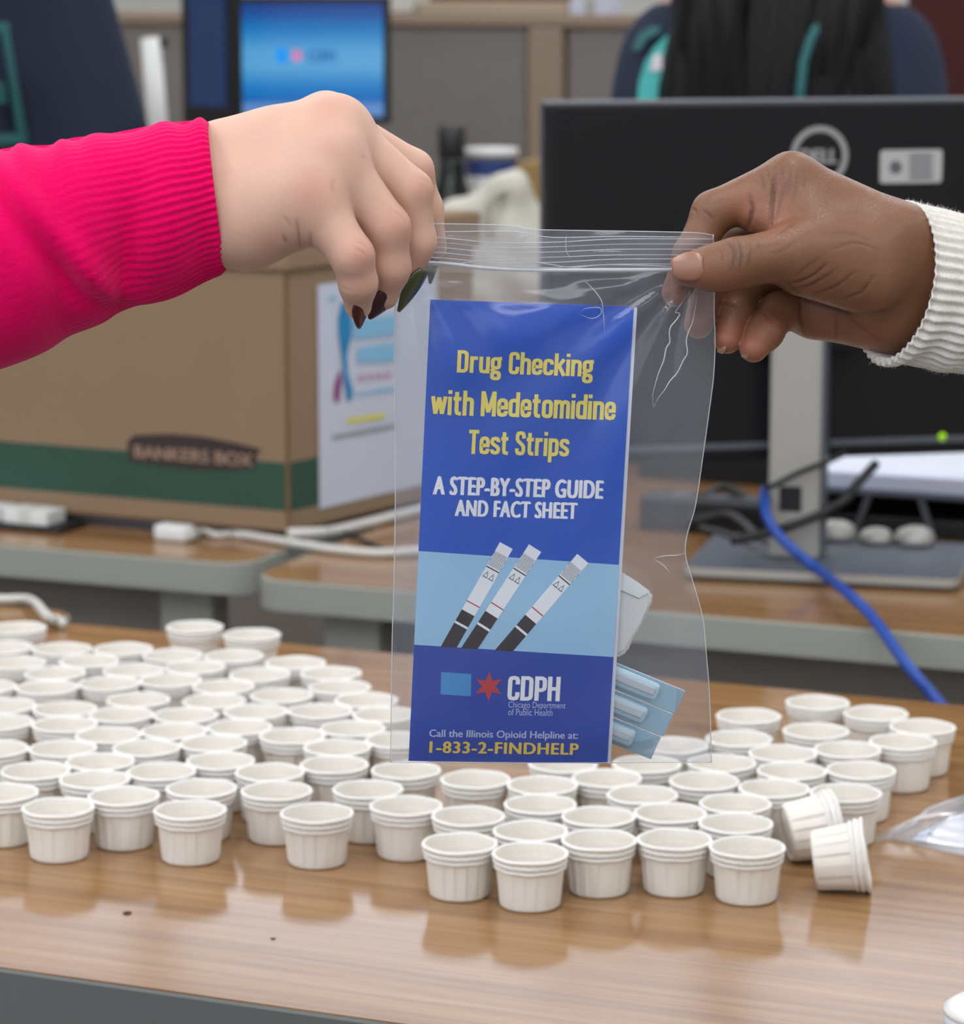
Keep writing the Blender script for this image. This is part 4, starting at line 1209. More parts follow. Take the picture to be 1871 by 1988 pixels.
# things on the partition cap
ztop = 1.195
def cap_item(name, px0, px1, Z, h, d, m, lab, cat, extra=None):
    def on_cap(px):
        r = ray(px, 30); return CAM + r * ((part_t + 0.03 - np.dot(CAM, E2)) / np.dot(r, E2))
    a, b = on_cap(px0), on_cap(px1); s_ = (st(a)[0] + st(b)[0]) / 2
    c = empty(name, W(s_, part_t + 0.03, ztop), lab, cat, YAW)
    w = np.linalg.norm(b - a) / 2
    return c, w
c, w = cap_item('picture_frame', 822, 1112, 5.9, 0, 0, None, 'low reddish brown wooden frame lying along the partition cap', 'frame')
box('frame_rail', -w, w, -0.03, 0.03, 0.0, 0.022, mat('tan_board_light', (176, 158, 136), 0.6, var=0.05), c, 0.003)
box('wood_slab', -w + .02, w - .01, -0.022, 0.03, 0.0221, 0.040, mat('red_brown_wood', (104, 74, 58), 0.5, var=0.15), c, 0.003)
c, w = cap_item('paper_stack', 1116, 1196, 6.1, 0, 0, None, 'white paper stack lying on the partition cap beside the dark-haired person', 'paper')
box('sheets', -w, w, -0.03, 0.03, 0.0, 0.026, mat('bluish_sheets', (200, 204, 222), 0.7), c, 0.001)
box('clip_band', -0.01, 0.01, -0.031, 0.031, -0.0002, 0.0265, SILVER, c, 0.001)
c, w = cap_item('storage_tub', 748, 812, 5.8, 0, 0, None, 'pale grey storage tub on the partition cap right of the lit screen', 'tub')
box('tub_body', -w, w, -0.03, 0.03, 0.0, 0.10, OFFWHITE, c, 0.006)
box('lid', -w - .004, w + .004, -0.034, 0.034, 0.1001, 0.112, WHITEPL, c, 0.003)

# ------------------------------------------------------------------ people standing behind
def body(center, hgt, face, h=0.010, arms=None, hair=False):
    """standing figure; face: unit 2D vector it looks towards. returns builder pieces"""
    cx, cy = center
    f = np.array([face[0], face[1], 0.0]); f /= np.linalg.norm(f)
    r = np.array([-f[1], f[0], 0.0])      # the figure's left
    def L(x, y, z): return np.array([cx, cy, 0.0]) + r * x + f * y + np.array([0, 0, z * hgt / 1.68])
    return L
NAVY = knit_mat('navy_sweatshirt', (46, 52, 68), (120, 128, 150), 0.15, 500)
TROUSER = mat('dark_trousers', (34, 34, 40), 0.9, var=0.1)
SKIN_B = mat('warm_skin', (168, 118, 92), 0.55, var=0.05)
HAIRB = mat('black_hair', (7, 6, 7), 0.5, spec=0.25, var=0.2, vscale=60)
TEAL = mat('teal_print', (64, 168, 164), 0.7, var=0.08, vscale=30)
TEALD = mat('dark_teal_print', (38, 96, 98), 0.7, var=0.08)
SHOE = mat('dark_shoes', (26, 26, 28), 0.6)
def make_person(L, root, arm_l, arm_r, shirt, h=0.010, ra=(.062, .047)):
    pts = np.array([L(-.55, -.35, 0), L(.55, .45, 1.75)])
    corners = np.array([L(x, y, z) for x in (-.52, .52) for y in (-.32, .42) for z in (-.01, 1.74)])
    B = Body(corners.min(0), corners.max(0), h)
    D = B.field()
    # trunk
    B.cap(D, L(-.10, 0, .92), L(.10, 0, .92), .125, .125, .05, .12)
    B.cap(D, L(-.08, 0.01, 1.10), L(.08, 0.01, 1.10), .120, .120, .08, .12)
    B.cap(D, L(-.10, 0.01, 1.27), L(.10, 0.01, 1.27), .115, .115, .08, .12)
    B.cap(D, L(-.11, -.01, 1.36), L(.11, -.01, 1.36), .066, .066, .07, .12)
    B.cap(D, L(0, -.015, 1.38), L(0, 0.01, 1.50), .058, .052, .04, .10)
    for arm in (arm_l, arm_r):
        B.cap(D, L(*arm[0]), L(*arm[1]), ra[0], ra[1], .05, .10)
        B.cap(D, L(*arm[1]), L(*arm[2]), .045, .032, .02, .08)
        B.cap(D, L(*arm[2]), L(*arm[3]), .032, .022, .02, .06)
    for s in (-1, 1):
        B.cap(D, L(s * .095, 0, .90), L(s * .10, .02, .48), .088, .058, .05, .10)
        B.cap(D, L(s * .10, .02, .48), L(s * .10, -.01, .08), .055, .040, .02, .08)
        B.cap(D, L(s * .10, -.02, .045), L(s * .115, .14, .035), .045, .035, .02, .06)
    # head with face
    B.ell(D, L(0, 0.02, 1.60), (.082, .095, .112), .01, None, .1)
    B.cap(D, L(0, .06, 1.53), L(0, .07, 1.54), .045, .045, .03, .05)
    B.cap(D, L(0, .108, 1.615), L(0, .125, 1.582), .010, .014, .012, .04)
    for s in (-1, 1):
        B.cap(D, L(s * .085, .01, 1.61), L(s * .085, .008, 1.575), .012, .010, .008, .03)
        B.cap(D, L(s * .032, .100, 1.628), L(s * .045, .096, 1.626), .010, .010, .008, .03)
    v, f = B.mesh(D)
    v = smooth_mesh(v, f, 2)
    v[:, 2] = np.maximum(v[:, 2], 0.002)
    return v, f
def split_body(L, v, f, root, shirt, neck=1.44, waist=0.90, wrists=()):
    me_scale = (L(0, 0, 1) - L(0, 0, 0))[2]
    z = v[:, 2] / me_scale
    o = fast_mesh('figure', v, f, SKIN_B, root)
    me = o.data
    for m in (shirt, TROUSER, SHOE): me.materials.append(m)
    zc = z[f].mean(1)
    cen = v[f].mean(1)
    idx = np.where(zc < 0.085, 3, np.where(zc < waist, 2, np.where(zc < neck, 1, 0)))
    for (w, rr) in wrists:
        idx = np.where(np.linalg.norm(cen - w, axis=1) < rr, 0, idx)
    me.polygons.foreach_set('material_index', idx.astype(np.int32))
    return o
# right person: dark jacket, long black hair, teal print, seen above the monitor
ZR = 4.05
rc = P(1512, 150, ZR)
pr = empty('person', (rc[0], rc[1], 0), 'person with long black hair in a dark jacket with teal print standing behind the monitor', 'person')
LR = body((rc[0], rc[1]), 1.44, (-0.12, -1.0))
# the figure's left (+x local) is to the picture's right
aR = [(.135, -.01, 1.36), (.172, -.03, 1.12), (.15, .14, 1.00), (.06, .22, 0.98)]
aL = [(-.135, -.01, 1.36), (-.172, -.03, 1.12), (-.15, .14, 1.00), (-.06, .22, 0.97)]
v, f = make_person(LR, pr, aR, aL, NAVY)
split_body(LR, v, f, pr, NAVY, wrists=[(LR(.06, .22, .98), .08), (LR(-.06, .22, .97), .08)])
def on_front(v, pts_px, Z):
    return [P(x, y, Z) for x, y in pts_px]
def patch(name, poly_px, target_v, m, parent, lift=0.006, n=1):
    """print on cloth: polygon laid on the front surface of a body"""
    cen = np.mean(poly_px, 0)
    x, y, z = project(target_v)
    out = []
    ring = list(poly_px)
    pts2 = [tuple(cen)] + ring
    for (px, py) in pts2:
        d = (x - px) ** 2 + (y - py) ** 2
        near_ = np.where(d < 18 ** 2)[0]
        if len(near_) == 0: near_ = np.argsort(d)[:12]
        Zf = z[near_].min()
        out.append(P(px, py, Zf - lift))
    return meshobj(name, out, [(0, 1 + i, 1 + (i + 1) % len(ring)) for i in range(len(ring))], m, parent, True, True)
patch('chest_print', [(1236, 205), (1240, 160), (1252, 120), (1270, 92), (1296, 66), (1312, 72), (1304, 92), (1290, 110), (1286, 150), (1294, 180), (1300, 205)], v, TEAL, pr)
patch('chest_print', [(1226, 96), (1240, 66), (1264, 50), (1286, 54), (1276, 66), (1256, 76), (1242, 98)], v, TEALD, pr)
patch('chest_print', [(1262, 138), (1268, 108), (1284, 102), (1286, 136)], v, mat('pale_print', (206, 200, 206), 0.7), pr, 0.008)
patch('chest_print', [(1302, 120), (1330, 96), (1336, 150), (1318, 172), (1300, 150)], v, TEALD, pr)
# lanyard
tube('lanyard', [P(1588, 50, ZR - .175), P(1574, 75, ZR - .18), P(1560, 120, ZR - .185), P(1554, 170, ZR - .185), P(1550, 230, ZR - .185)], 0.0062, TEALD, pr, 8)
# hair: locks hanging from the head to the chest
rng = random.Random(9)
hv, hf = [], []
def add_tube(pts, rad, n=7):
    global hv, hf
    a, b = tube_mesh(pts, rad, n); o = len(hv); hv = hv + list(a); hf = hf + [tuple(i + o for i in q) for q in b]
for i in range(70):
    a = math.radians(rng.uniform(-178, 178))
    fr = math.cos(a)
    sx = math.sin(a)
    if fr > 0.45 and abs(sx) < 0.6:
        sx = math.copysign(0.6 + rng.random() * 0.3, sx)
    top = LR(0.05 * sx, 0.02 + 0.04 * fr, 1.70)
    side = LR(0.098 * sx, 0.02 + 0.090 * min(fr, .5), 1.60)
    sh = LR(0.105 * sx + rng.uniform(-.01, .01), 0.06 + 0.085 * fr, 1.46)
    chest = LR(0.11 * sx + rng.uniform(-.03, .03), 0.115 + 0.03 * fr if fr > -.1 else -.15, 1.26 + rng.uniform(-.02, .02))
    end = LR(0.115 * sx + rng.uniform(-.04, .04), 0.135 + 0.02 * fr if fr > -.1 else -.14, 1.08 + rng.uniform(-.05, .05))
    add_tube(spline([top, side, sh, chest, end], 16), np.array([.022, .024, .025, .026, .027, .028, .028, .028, .028, .027, .026, .024, .021, .017, .012, .004]))
for i in range(26):       # forward curtain over the chest
    sx = rng.uniform(-0.118, 0.09)
    add_tube(spline([LR(sx * .55, .09, 1.66), LR(sx * .85, .11, 1.55), LR(sx, .135, 1.42), LR(sx + rng.uniform(-.015, .015), .150, 1.25), LR(sx + rng.uniform(-.02, .02), .150, 1.02 + rng.uniform(-.05, .05))], 16),
             np.array([.014, .018, .02, .022, .023, .024, .024, .024, .024, .024, .023, .021, .018, .014, .009, .003]))
meshobj('hair', hv, hf, HAIRB, pr, True, True)
# dark red bag strap on the right shoulder side
rb = P(1838, 90, ZR + .42)
chair = empty('office_chair', (rb[0], rb[1], 0), 'dark red high-backed chair at the right behind the dark-haired person', 'chair', math.radians(-12))
REDD = mat('dark_red_fabric', (70, 26, 24), 0.9, var=0.1)
bm = bmesh.new(); add_box(bm, -.06, .27, 0, .06, .80, 1.32, .03, None, 4); bmobj('backrest', bm, REDD, chair, True)
bm = bmesh.new(); add_box(bm, -.07, .28, .02, .42, .44, .52, .03, None, 4); bmobj('seat', bm, REDD, chair, True)
bm = bmesh.new(); add_box(bm, .06, .13, .02, .05, .48, .85, .008); bmobj('back_bracket', bm, BLACK, chair)
vs, fs = lathe_closed([(.025, .03), (.025, .44), (.05, .445), (.001, .445)], 20)
meshobj('post', [(x + .095, y + .22, z) for x, y, z in vs], fs, BLACK, chair, True)
for k in range(5):
    a = k * 2 * math.pi / 5
    lg = tube('leg', [(.095, .22, .075), (.095 + .27 * math.cos(a), .22 + .27 * math.sin(a), .052)], np.array([.022, .015]), BLACK, chair, 8, False)
    vs, fs = lathe_closed([(.001, -.011), (.024, -.011), (.025, 0), (.024, .011), (.001, .011)], 16)
    meshobj('caster', [(.095 + .27 * math.cos(a) + z, -.0 + .22 + .27 * math.sin(a) + y, .025 + x) for x, y, z in vs], fs, BLACK, lg, True)
# left person: navy sweatshirt
ZL = 4.2
lc = P(-213, 120, ZL)
pl_ = empty('person', (lc[0], lc[1], 0), 'person in a navy sweatshirt with a teal chest print at the left edge', 'person')
LL = body((lc[0], lc[1]), 1.74, (0.25, -1.0))
aR = [(.17, -.01, 1.36), (.268, .02, 1.02), (.24, .16, 0.86), (.20, .24, 0.82)]
aL = [(-.19, -.01, 1.36), (-.25, -.03, 1.08), (-.22, .10, 0.88), (-.18, .16, 0.82)]
v, f = make_person(LL, pl_, aR, aL, NAVY, ra=(.088, .080))
split_body(LL, v, f, pl_, NAVY, wrists=[(LL(.20, .24, .82), .08), (LL(-.18, .16, .82), .08)])
for nm, pp in (('chest_print', [(-60, 44), (18, 44), (18, 62), (-60, 62)]), ('chest_print', [(2, 60), (18, 60), (52, 262), (34, 268)]), ('chest_print', [(-60, 262), (52, 258), (54, 280), (-60, 284)]),
               ('chest_print', [(-30, 160), (8, 158), (14, 200), (-20, 205)])):
    patch(nm, pp, v, TEALD, pl_)
rng = random.Random(5)
hv, hf = [], []
for i in range(60):
    a = math.radians(rng.uniform(-170, 170)); fr, sx = math.cos(a), math.sin(a)
    if fr > .5: fr *= .6
    add_tube(spline([LL(.02 * sx, .01, 1.715), LL(.07 * sx, .02 + .06 * fr, 1.69), LL(.092 * sx, .01 + .07 * fr, 1.62), LL(.09 * sx, -.01 + .05 * min(fr, .2), 1.54)], 10), np.array([.016, .02, .022, .022, .022, .02, .018, .015, .01, .004]))
meshobj('hair', hv, hf, mat('brown_hair', (50, 36, 28), 0.5, var=0.2, vscale=60), pl_, True, True)

# ------------------------------------------------------------------ leaflet in the bag
LEAF_PX = [(822, 579.5), (1214.5, 597), (1194, 1480.5), (806, 1478.5)]      # top left, top right, bottom right, bottom left
lc3 = [PL(*q) for q in LEAF_PX]
lu = (lc3[1] - lc3[0]) + (lc3[2] - lc3[3]); lu /= np.linalg.norm(lu)
lv = (lc3[0] - lc3[3]) + (lc3[1] - lc3[2]); lv -= lu * np.dot(lv, lu); lv /= np.linalg.norm(lv)
LC = sum(lc3) / 4
LW = (np.linalg.norm(lc3[1] - lc3[0]) + np.linalg.norm(lc3[2] - lc3[3])) / 2
LH = (np.linalg.norm(lc3[0] - lc3[3]) + np.linalg.norm(lc3[1] - lc3[2])) / 2
LO = LC - lu * LW / 2 - lv * LH / 2
LNRM = np.cross(lu, lv)
HL = homography(LEAF_PX, [(0, LH), (LW, LH), (LW, 0), (0, 0)])
leaf = empty('leaflet', tuple(LO), 'blue folded leaflet with yellow title inside the clear plastic bag', 'leaflet')
PBLUE = mat('leaflet_blue', (18, 86, 200), 0.35, var=0.03)
PNAVY = mat('leaflet_deep_blue', (40, 72, 172), 0.35, var=0.03)
PSKY = mat('leaflet_sky', (166, 210, 240), 0.4, var=0.02)
PYEL = mat('leaflet_yellow', (255, 234, 112), 0.45)
PWHITE = mat('leaflet_white', (254, 254, 255), 0.45)
PDARK = mat('leaflet_dark_brown', (50, 34, 36), 0.45)
PRED = mat('leaflet_red', (204, 58, 60), 0.45)
PLB = mat('leaflet_light_blue', (74, 152, 214), 0.45)
PGOLD = mat('leaflet_gold', (248, 212, 84), 0.45)
PGREYT = mat('leaflet_pale_text', (196, 204, 238), 0.45)
PLINE = mat('leaflet_line_grey', (120, 120, 128), 0.5)
# folded sheets: cover in front, white inner panels behind, slightly offset to the right
def sheet(name, x0, x1, y0, y1, n0, n1, m, parent):
    vs = []
    nx = 8
    for i in range(nx + 1):
        x = x0 + (x1 - x0) * i / nx
        for (y, d) in ((y0, n0), (y1, n0), (y0, n1), (y1, n1)):
            vs.append(LO + lu * x + lv * y + LNRM * d)
    fs = []
    for i in range(nx):
        a, b = 4 * i, 4 * i + 4
        fs += [(a, b, b + 1, a + 1), (a + 2, a + 3, b + 3, b + 2), (a, a + 2, b + 2, b), (a + 1, b + 1, b + 3, a + 3)]
    fs += [(0, 1, 3, 2), (4 * nx, 4 * nx + 2, 4 * nx + 3, 4 * nx + 1)]
    return meshobj(name, vs, fs, m, parent, False, True)
cover = sheet('cover', 0, LW, 0, LH, -0.0003, 0.0, PBLUE, leaf)
sheet('inner_page', 0.0006, LW + 0.0017, -0.0003, LH - 0.0004, -0.0011, -0.0006, WHITEPAGE, leaf)
sheet('inner_page', 0.0010, LW + 0.0006, 0.0002, LH - 0.0008, -0.0018, -0.0014, WHITEPAGE, leaf)
def lp_(px, py): return hmap(HL, px, py)
def lpoly(name, pts, m, lift, parent=cover):
    return flat_on(name, [lp_(*q) for q in pts], LO, lu, lv, m, parent, lift)
def ltext(name, s, x0, y0, x1, y1, m, bold, spacing=1.0, lift=0.00035):
    a, b = lp_(x0, y0), lp_(x1, y1)
    return text_on(name, s, LO, lu, lv, a[0], b[0], b[1], a[1], m, cover, bold, spacing, lift)
bandp = [lp_(807, 1067), lp_(1197, 1093), lp_(1190, 1273), lp_(803, 1250)]
lpoly('sky_band', [(808.2, 1066.6), (1204.5, 1093.5), (1199.5, 1272.8), (804.2, 1249.8)], PSKY, 0.00008) if False else None
ty = (lp_(808, 1066.6)[1] + lp_(1192, 1092.8)[1]) / 2; by_ = (lp_(804, 1250)[1] + lp_(1189, 1272)[1]) / 2
flat_on('sky_band', [(0, by_ + (lp_(804, 1250)[1] - by_)), (LW, lp_(1200, 1272.5)[1]), (LW, lp_(1203, 1093.5)[1]), (0, lp_(808, 1066.6)[1])], LO, lu, lv, PSKY, cover, 0.0001)
flat_on('base_band', [(0, 0.0), (LW, 0.0), (LW, lp_(1200, 1272.5)[1]), (0, lp_(804, 1250)[1])], LO, lu, lv, PNAVY, cover, 0.0001)
ltext('title_text', 'Drug Checking', 878, 677, 1141, 743, PYEL, 'condensed')
ltext('title_text', 'with Medetomidine', 829, 753, 1186, 814, PYEL, 'condensed')
ltext('title_text', 'Test Strips', 905, 831, 1099, 896, PYEL, 'condensed')
ltext('subtitle_text', 'A STEP-BY-STEP GUIDE', 838, 920, 1168, 966, PWHITE, 0.055, 1.10)
ltext('subtitle_text', 'AND FACT SHEET', 882, 966, 1119, 1005, PWHITE, 0.055, 1.10)
ltext('logo_text', 'CDPH', 996, 1310, 1097, 1359, PWHITE, 'condensed')
ltext('department_text', 'Chicago Department', 998, 1360, 1109, 1377, PGREYT, 0.0)
ltext('department_text', 'of Public Health', 998, 1374, 1084, 1388, PGREYT, 0.0)
ltext('helpline_text', 'Call the Illinois Opioid Helpline at:', 845, 1416, 1135, 1437, PGREYT, 0.02)
ltext('helpline_number', '1-833-2-FINDHELP', 846, 1439, 1137, 1464, PGOLD, 0.055, 1.10)
lpoly('logo_square', [(864.5, 1303), (864.5, 1347), (924, 1350.5), (923.5, 1307)], PLB, 0.0003)
def starpts(cx, cy, ro, ri):
    return [(cx + (ro if i % 2 == 0 else ri) * math.sin(i * math.pi / 6), cy - (ro if i % 2 == 0 else ri) * math.cos(i * math.pi / 6)) for i in range(12)]
sp_ = starpts(958.5, 1331, 29, 13)
flat_on('logo_star', [lp_(*q) for q in sp_][::-1], LO, lu, lv, PRED, cover, 0.0003)
def strip(top, bot, wpx, lift, cut):
    t = np.array(top, float); b = np.array(bot, float); d = b - t; Ls = np.linalg.norm(d); d /= Ls
    s = np.array([-d[1], d[0]])
    def q(fr, off): return tuple(t + d * Ls * fr + s * off * wpx)
    def quad(f0, f1, o0=-.5, o1=.5): return [q(f0, o0), q(f0, o1), q(f1, o1), q(f1, o0)]
    root = lpoly('strip_picture', [q(0, -.5), q(0, .5), q(.655, .5), q(.655, -.5)], PWHITE, lift)
    by = lambda x: 1250 + (x - 804) * (1273 - 1250) / (1192 - 804) + 0.6
    # lower dark end cut along the band's edge
    def hit(off):
        a = np.array(q(.655, off)); 
        k = (by(a[0]) - a[1]) / (d[1] - d[0] * (23 / 388.0))
        return tuple(a + d * k)
    lpoly('strip_dark_end', [q(.655, -.5), q(.655, .5), hit(.5), hit(-.5)], PDARK, lift, root)
    lpoly('strip_line', quad(.765, .785), PWHITE, lift + .00006, root)
    lpoly('strip_line', quad(.228, .238), PDARK, lift + .00006, root)
    lpoly('strip_line', quad(.565, .575), PRED, lift + .00006, root)
    for i in range(9):
        off = -.44 + .88 * i / 8
        pts_a, pts_b = [], []
        for j in range(9):
            fr = .085 + .13 * j / 8
            w = .045 * math.sin(j * 1.6)
            pts_a.append(q(fr, off + w - .022)); pts_b.append(q(fr, off + w + .022))
        allq = [lp_(*z_) for z_ in pts_a + pts_b]
        vs = [LO + lu * x + lv * y + LNRM * (lift + .00006) for x, y in allq]
        meshobj('strip_wave', vs, [(j, j + 1, 9 + j + 1, 9 + j) for j in range(8)], PLINE, root, False, True)
    for o in (-.22, .22):
        tri = [q(.325, o - .2), q(.325, o + .2), q(.262, o)]
        tri2 = [q(.316, o - .12), q(.316, o + .12), q(.280, o)]
        lpoly('strip_arrow', tri, PLINE, lift + .00006, root); lpoly('strip_arrow_fill', tri2, PWHITE, lift + .00009, root)
strip((984, 1056), (877, 1256), 28.5, 0.00022, None)
strip((1040, 1061), (917, 1259), 28.5, 0.00030, None)
strip((1133, 1081), (985, 1262), 28.5, 0.00022, None)

# ------------------------------------------------------------------ the clear bag
FILM = film_mat('clear_film', 0.050, 0.16, hazecol=(205, 214, 232))
FILMB = film_mat('clear_film_back', 0.115, 0.16, hazecol=(212, 218, 232))
FILMZ = film_mat('zipper_film', 0.30, 0.16, (240, 243, 248), 0.3, (235, 238, 244))
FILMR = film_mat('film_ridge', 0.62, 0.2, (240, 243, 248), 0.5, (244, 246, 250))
LE = [(437, 762), (520, 764), (575, 767), (700, 766), (850, 767), (1000, 767), (1150, 764), (1250, 761), (1400, 759), (1480, 758)]
RE = [(437, 1384), (455, 1384), (520, 1387), (600, 1386), (660, 1388), (730, 1385), (800, 1376), (880, 1365), (980, 1350), (1040, 1333), (1080, 1331), (1130, 1345), (1200, 1364), (1260, 1370), (1350, 1377), (1480, 1381)]
TOPY = lambda x: float(np.interp(x, [760, 900, 990, 1010, 1040, 1330, 1384], [432, 434, 436, 443, 446, 451, 456]))
BOTY = lambda x: float(np.interp(x, [758, 1000, 1381], [1481, 1482, 1481]))
NU, NVV = 90, 130
def edge(tab, y): return float(np.interp(y, [a for a, _ in tab], [b for _, b in tab]))
pinchR = (1345, 515); pinchL = (800, 500)
def bagoff(px, py, u, w):
    """distance of the front film from the leaflet plane (metres)"""
    e = min(1.0, max(0.0, 4.2 * u * (1 - u) * 1.6)) ** 0.6
    zip_ = 1 / (1 + math.exp(-(py - 560) / 26.0))
    bot = 1 / (1 + math.exp((py - 1455) / 12.0))
    o = 0.0008 + zip_ * bot * e * 0.0046
    d = math.hypot(px - pinchR[0], py - pinchR[1]); th = math.atan2(px - pinchR[0], py - pinchR[1])
    o += zip_ * bot * e * 0.0023 * math.exp(-d / 420) * math.cos(th * 15 + 0.5 * math.sin(d / 90)) * min(1, d / 90)
    d2 = math.hypot(px - pinchL[0], py - pinchL[1]); th2 = math.atan2(px - pinchL[0], py - pinchL[1])
    o += zip_ * bot * e * 0.0010 * math.exp(-d2 / 300) * math.cos(th2 * 13) * min(1, d2 / 80)
    # dent where the right edge folds in
    dd = ((px - 1290) / 60.0) ** 2 + ((py - 1085 - (px - 1290) * .25) / 26.0) ** 2
    o -= 0.0022 * math.exp(-dd)
    o += zip_ * e * bot * 0.0007 * math.sin(px * .021 + py * .008) * math.sin(py * .013 - px * .007)
    # zip band ripples
    o += (1 - zip_) * e * 0.0006 * math.sin(px * .02) * math.sin(py * .2)
    return o
bag = empty('zip_bag', tuple(PL(1070, 1480)), 'clear plastic zip bag held up by two hands with a blue leaflet inside', 'bag')
def film_side(front):
    vs, fs = [], []
    for j in range(NVV + 1):
        w = j / NVV
        for i in range(NU + 1):
            u = i / NU
            py0 = 437 + (1481 - 437) * w
            x0, x1 = edge(LE, py0), edge(RE, py0)
            px = x0 + (x1 - x0) * u
            py = TOPY(px) + (BOTY(px) - TOPY(px)) * w
            if front:
                o = bagoff(px, py, u, w)
            else:
                e = min(1.0, 6.0 * u * (1 - u)) ** .6
                zip_ = 1 / (1 + math.exp(-(py - 600) / 40.0)); bot = 1 / (1 + math.exp((py - 1450) / 14.0))
                deep = 0.006 + 0.014 * math.exp(-((px - 1180) / 210.0) ** 2 - ((py - 1290) / 200.0) ** 2)
                o = -0.0008 - zip_ * bot * e * deep + zip_ * e * bot * 0.0008 * math.sin(px * .017 - py * .011)
            vs.append(PL(px, py, o))
    for j in range(NVV):
        for i in range(NU):
            a = j * (NU + 1) + i
            fs.append((a, a + NU + 1, a + NU + 2, a + 1))
    return vs, fs
for nm, fr in (('front_film', True), ('back_film', False)):
    vs, fs = film_side(fr); meshobj(nm, vs, fs, FILM if fr else FILMB, bag, True, True)
def on_film(pts, off=0.0002, n=60):
    q = spline([(x, y, 0) for x, y in pts], n)
    out = []
    for x, y, _ in q:
        x0, x1 = edge(LE, y), edge(RE, y)
        out.append(PL(x, y, bagoff(x, y, (x - x0) / (x1 - x0), 0) + off))
    return out
def film_line(name, pts, rad, m=None, n=60, taper=False):
    q = on_film(pts, rad * .2, n)
    r = rad * np.ones(n)
    if taper:
        r = rad * np.clip(np.minimum(np.arange(n), np.arange(n)[::-1]) / (n * .3), 0.15, 1)
    return tube(name, q, r, m or FILMR, bag, 6)
vs, fs = [], []
for i in range(91):
    x = 764 + (1385 - 764) * i / 90
    for y in (456, 480, 505, 528):
        yy = y + (6 * math.sin((x - 860) / 150.0) if x < 1100 else 3)
        x0, x1 = edge(LE, yy), edge(RE, yy)
        vs.append(PL(min(max(x, x0), x1), yy, bagoff(x, yy, min(1, max(0, (x - x0) / (x1 - x0))), 0) + .00025))
for i in range(90):
    for j in range(3):
        a = i * 4 + j; fs.append((a, a + 1, a + 5, a + 4))
meshobj('zipper_band', vs, fs, film_mat('zipper_band_film', 0.10, 0.2), bag, True, True)
for (dl, dr, rad) in ((462, 464, .00022), (471, 474, .00016), (481, 484, .00022), (491, 495, .00018), (501, 503, .00022), (511, 513, .0002)):
    film_line('zipper_track', [(764, dl - 3), (860, dl), (960, dl + 9), (1080, dl + 8), (1200, dr), (1384, dr)], rad, FILMR, 90)
film_line('zipper_seal', [(764, 508), (855, 511), (950, 521), (1040, 524), (1180, 524), (1300, 523), (1384, 522)], .0009, FILMR, 90)
film_line('zipper_track', [(764, 515), (870, 514), (920, 508), (1000, 505), (1060, 512), (1110, 519), (1180, 514), (1300, 517)], .00025, FILMR, 90)
film_line('top_hem', [(764, 434), (900, 435), (980, 437), (1002, 438), (1030, 445), (1100, 447), (1330, 451), (1383, 456)], .0002, FILMR, 80)
film_line('top_hem', [(860, 450), (990, 449), (1030, 455), (1080, 461), (1200, 459), (1320, 460)], .0002, FILMR, 80)
film_line('side_seam', [(LE[i][1], LE[i][0]) for i in range(len(LE))], .00024, FILMR, 120)
film_line('side_seam', [(RE[i][1], RE[i][0]) for i in range(1, len(RE))], .00024, FILMR, 160)
film_line('bottom_seam', [(759, 1480), (900, 1481), (1100, 1481), (1380, 1480)], .00022, FILMR, 60)
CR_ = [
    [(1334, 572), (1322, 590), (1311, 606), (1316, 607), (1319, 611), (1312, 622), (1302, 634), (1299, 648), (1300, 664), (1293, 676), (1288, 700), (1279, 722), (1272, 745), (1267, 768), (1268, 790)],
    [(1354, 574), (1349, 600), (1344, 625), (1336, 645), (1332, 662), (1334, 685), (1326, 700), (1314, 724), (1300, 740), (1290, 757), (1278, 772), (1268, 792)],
    [(1126, 608), (1134, 600), (1150, 597), (1164, 598), (1167, 606), (1160, 615), (1146, 618), (1132, 613), (1124, 610)],  # loop of reflected light, drawn as a thin tube
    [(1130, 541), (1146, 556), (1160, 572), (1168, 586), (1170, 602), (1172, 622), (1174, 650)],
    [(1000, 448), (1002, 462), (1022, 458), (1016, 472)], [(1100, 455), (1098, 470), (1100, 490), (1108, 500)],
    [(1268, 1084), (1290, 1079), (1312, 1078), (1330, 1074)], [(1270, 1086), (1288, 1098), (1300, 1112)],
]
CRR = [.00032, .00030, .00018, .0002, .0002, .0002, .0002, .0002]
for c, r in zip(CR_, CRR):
    film_line('crease_glint', c, r, FILMR, 70, True)  # whitish tubes along the folds stand in for their bright highlights

# things lying in the bag behind the leaflet
BLIS = mat('blue_blister_plastic', (176, 212, 230), 0.2, spec=0.6, var=0.02, Transmission_Weight=0.25)
BLISD = mat('blue_blister_ridge', (196, 222, 236), 0.12, spec=0.7)
VIALC = mat('clear_vial', (198, 206, 212), 0.2, spec=0.6)
o_ = -0.0105
tA_, tB_, tC_ = PL(1197, 1286, o_), PL(1331, 1341, o_), PL(1265, 1476, o_)
tx = tB_ - tA_; tx /= np.linalg.norm(tx); tyv = tC_ - tB_; tyv -= tx * np.dot(tyv, tx); THh = np.linalg.norm(tyv); tyv /= THh
tn = np.cross(tyv, tx); 
if np.dot(tn, BN) < 0: tn = -tn
blis = empty('ampoule_tray', tuple(tB_), 'pale blue plastic blister tray of ampoules behind the leaflet in the bag', 'blister tray')
def bt_(x, y, z): return tB_ + tx * x + tyv * y + tn * z
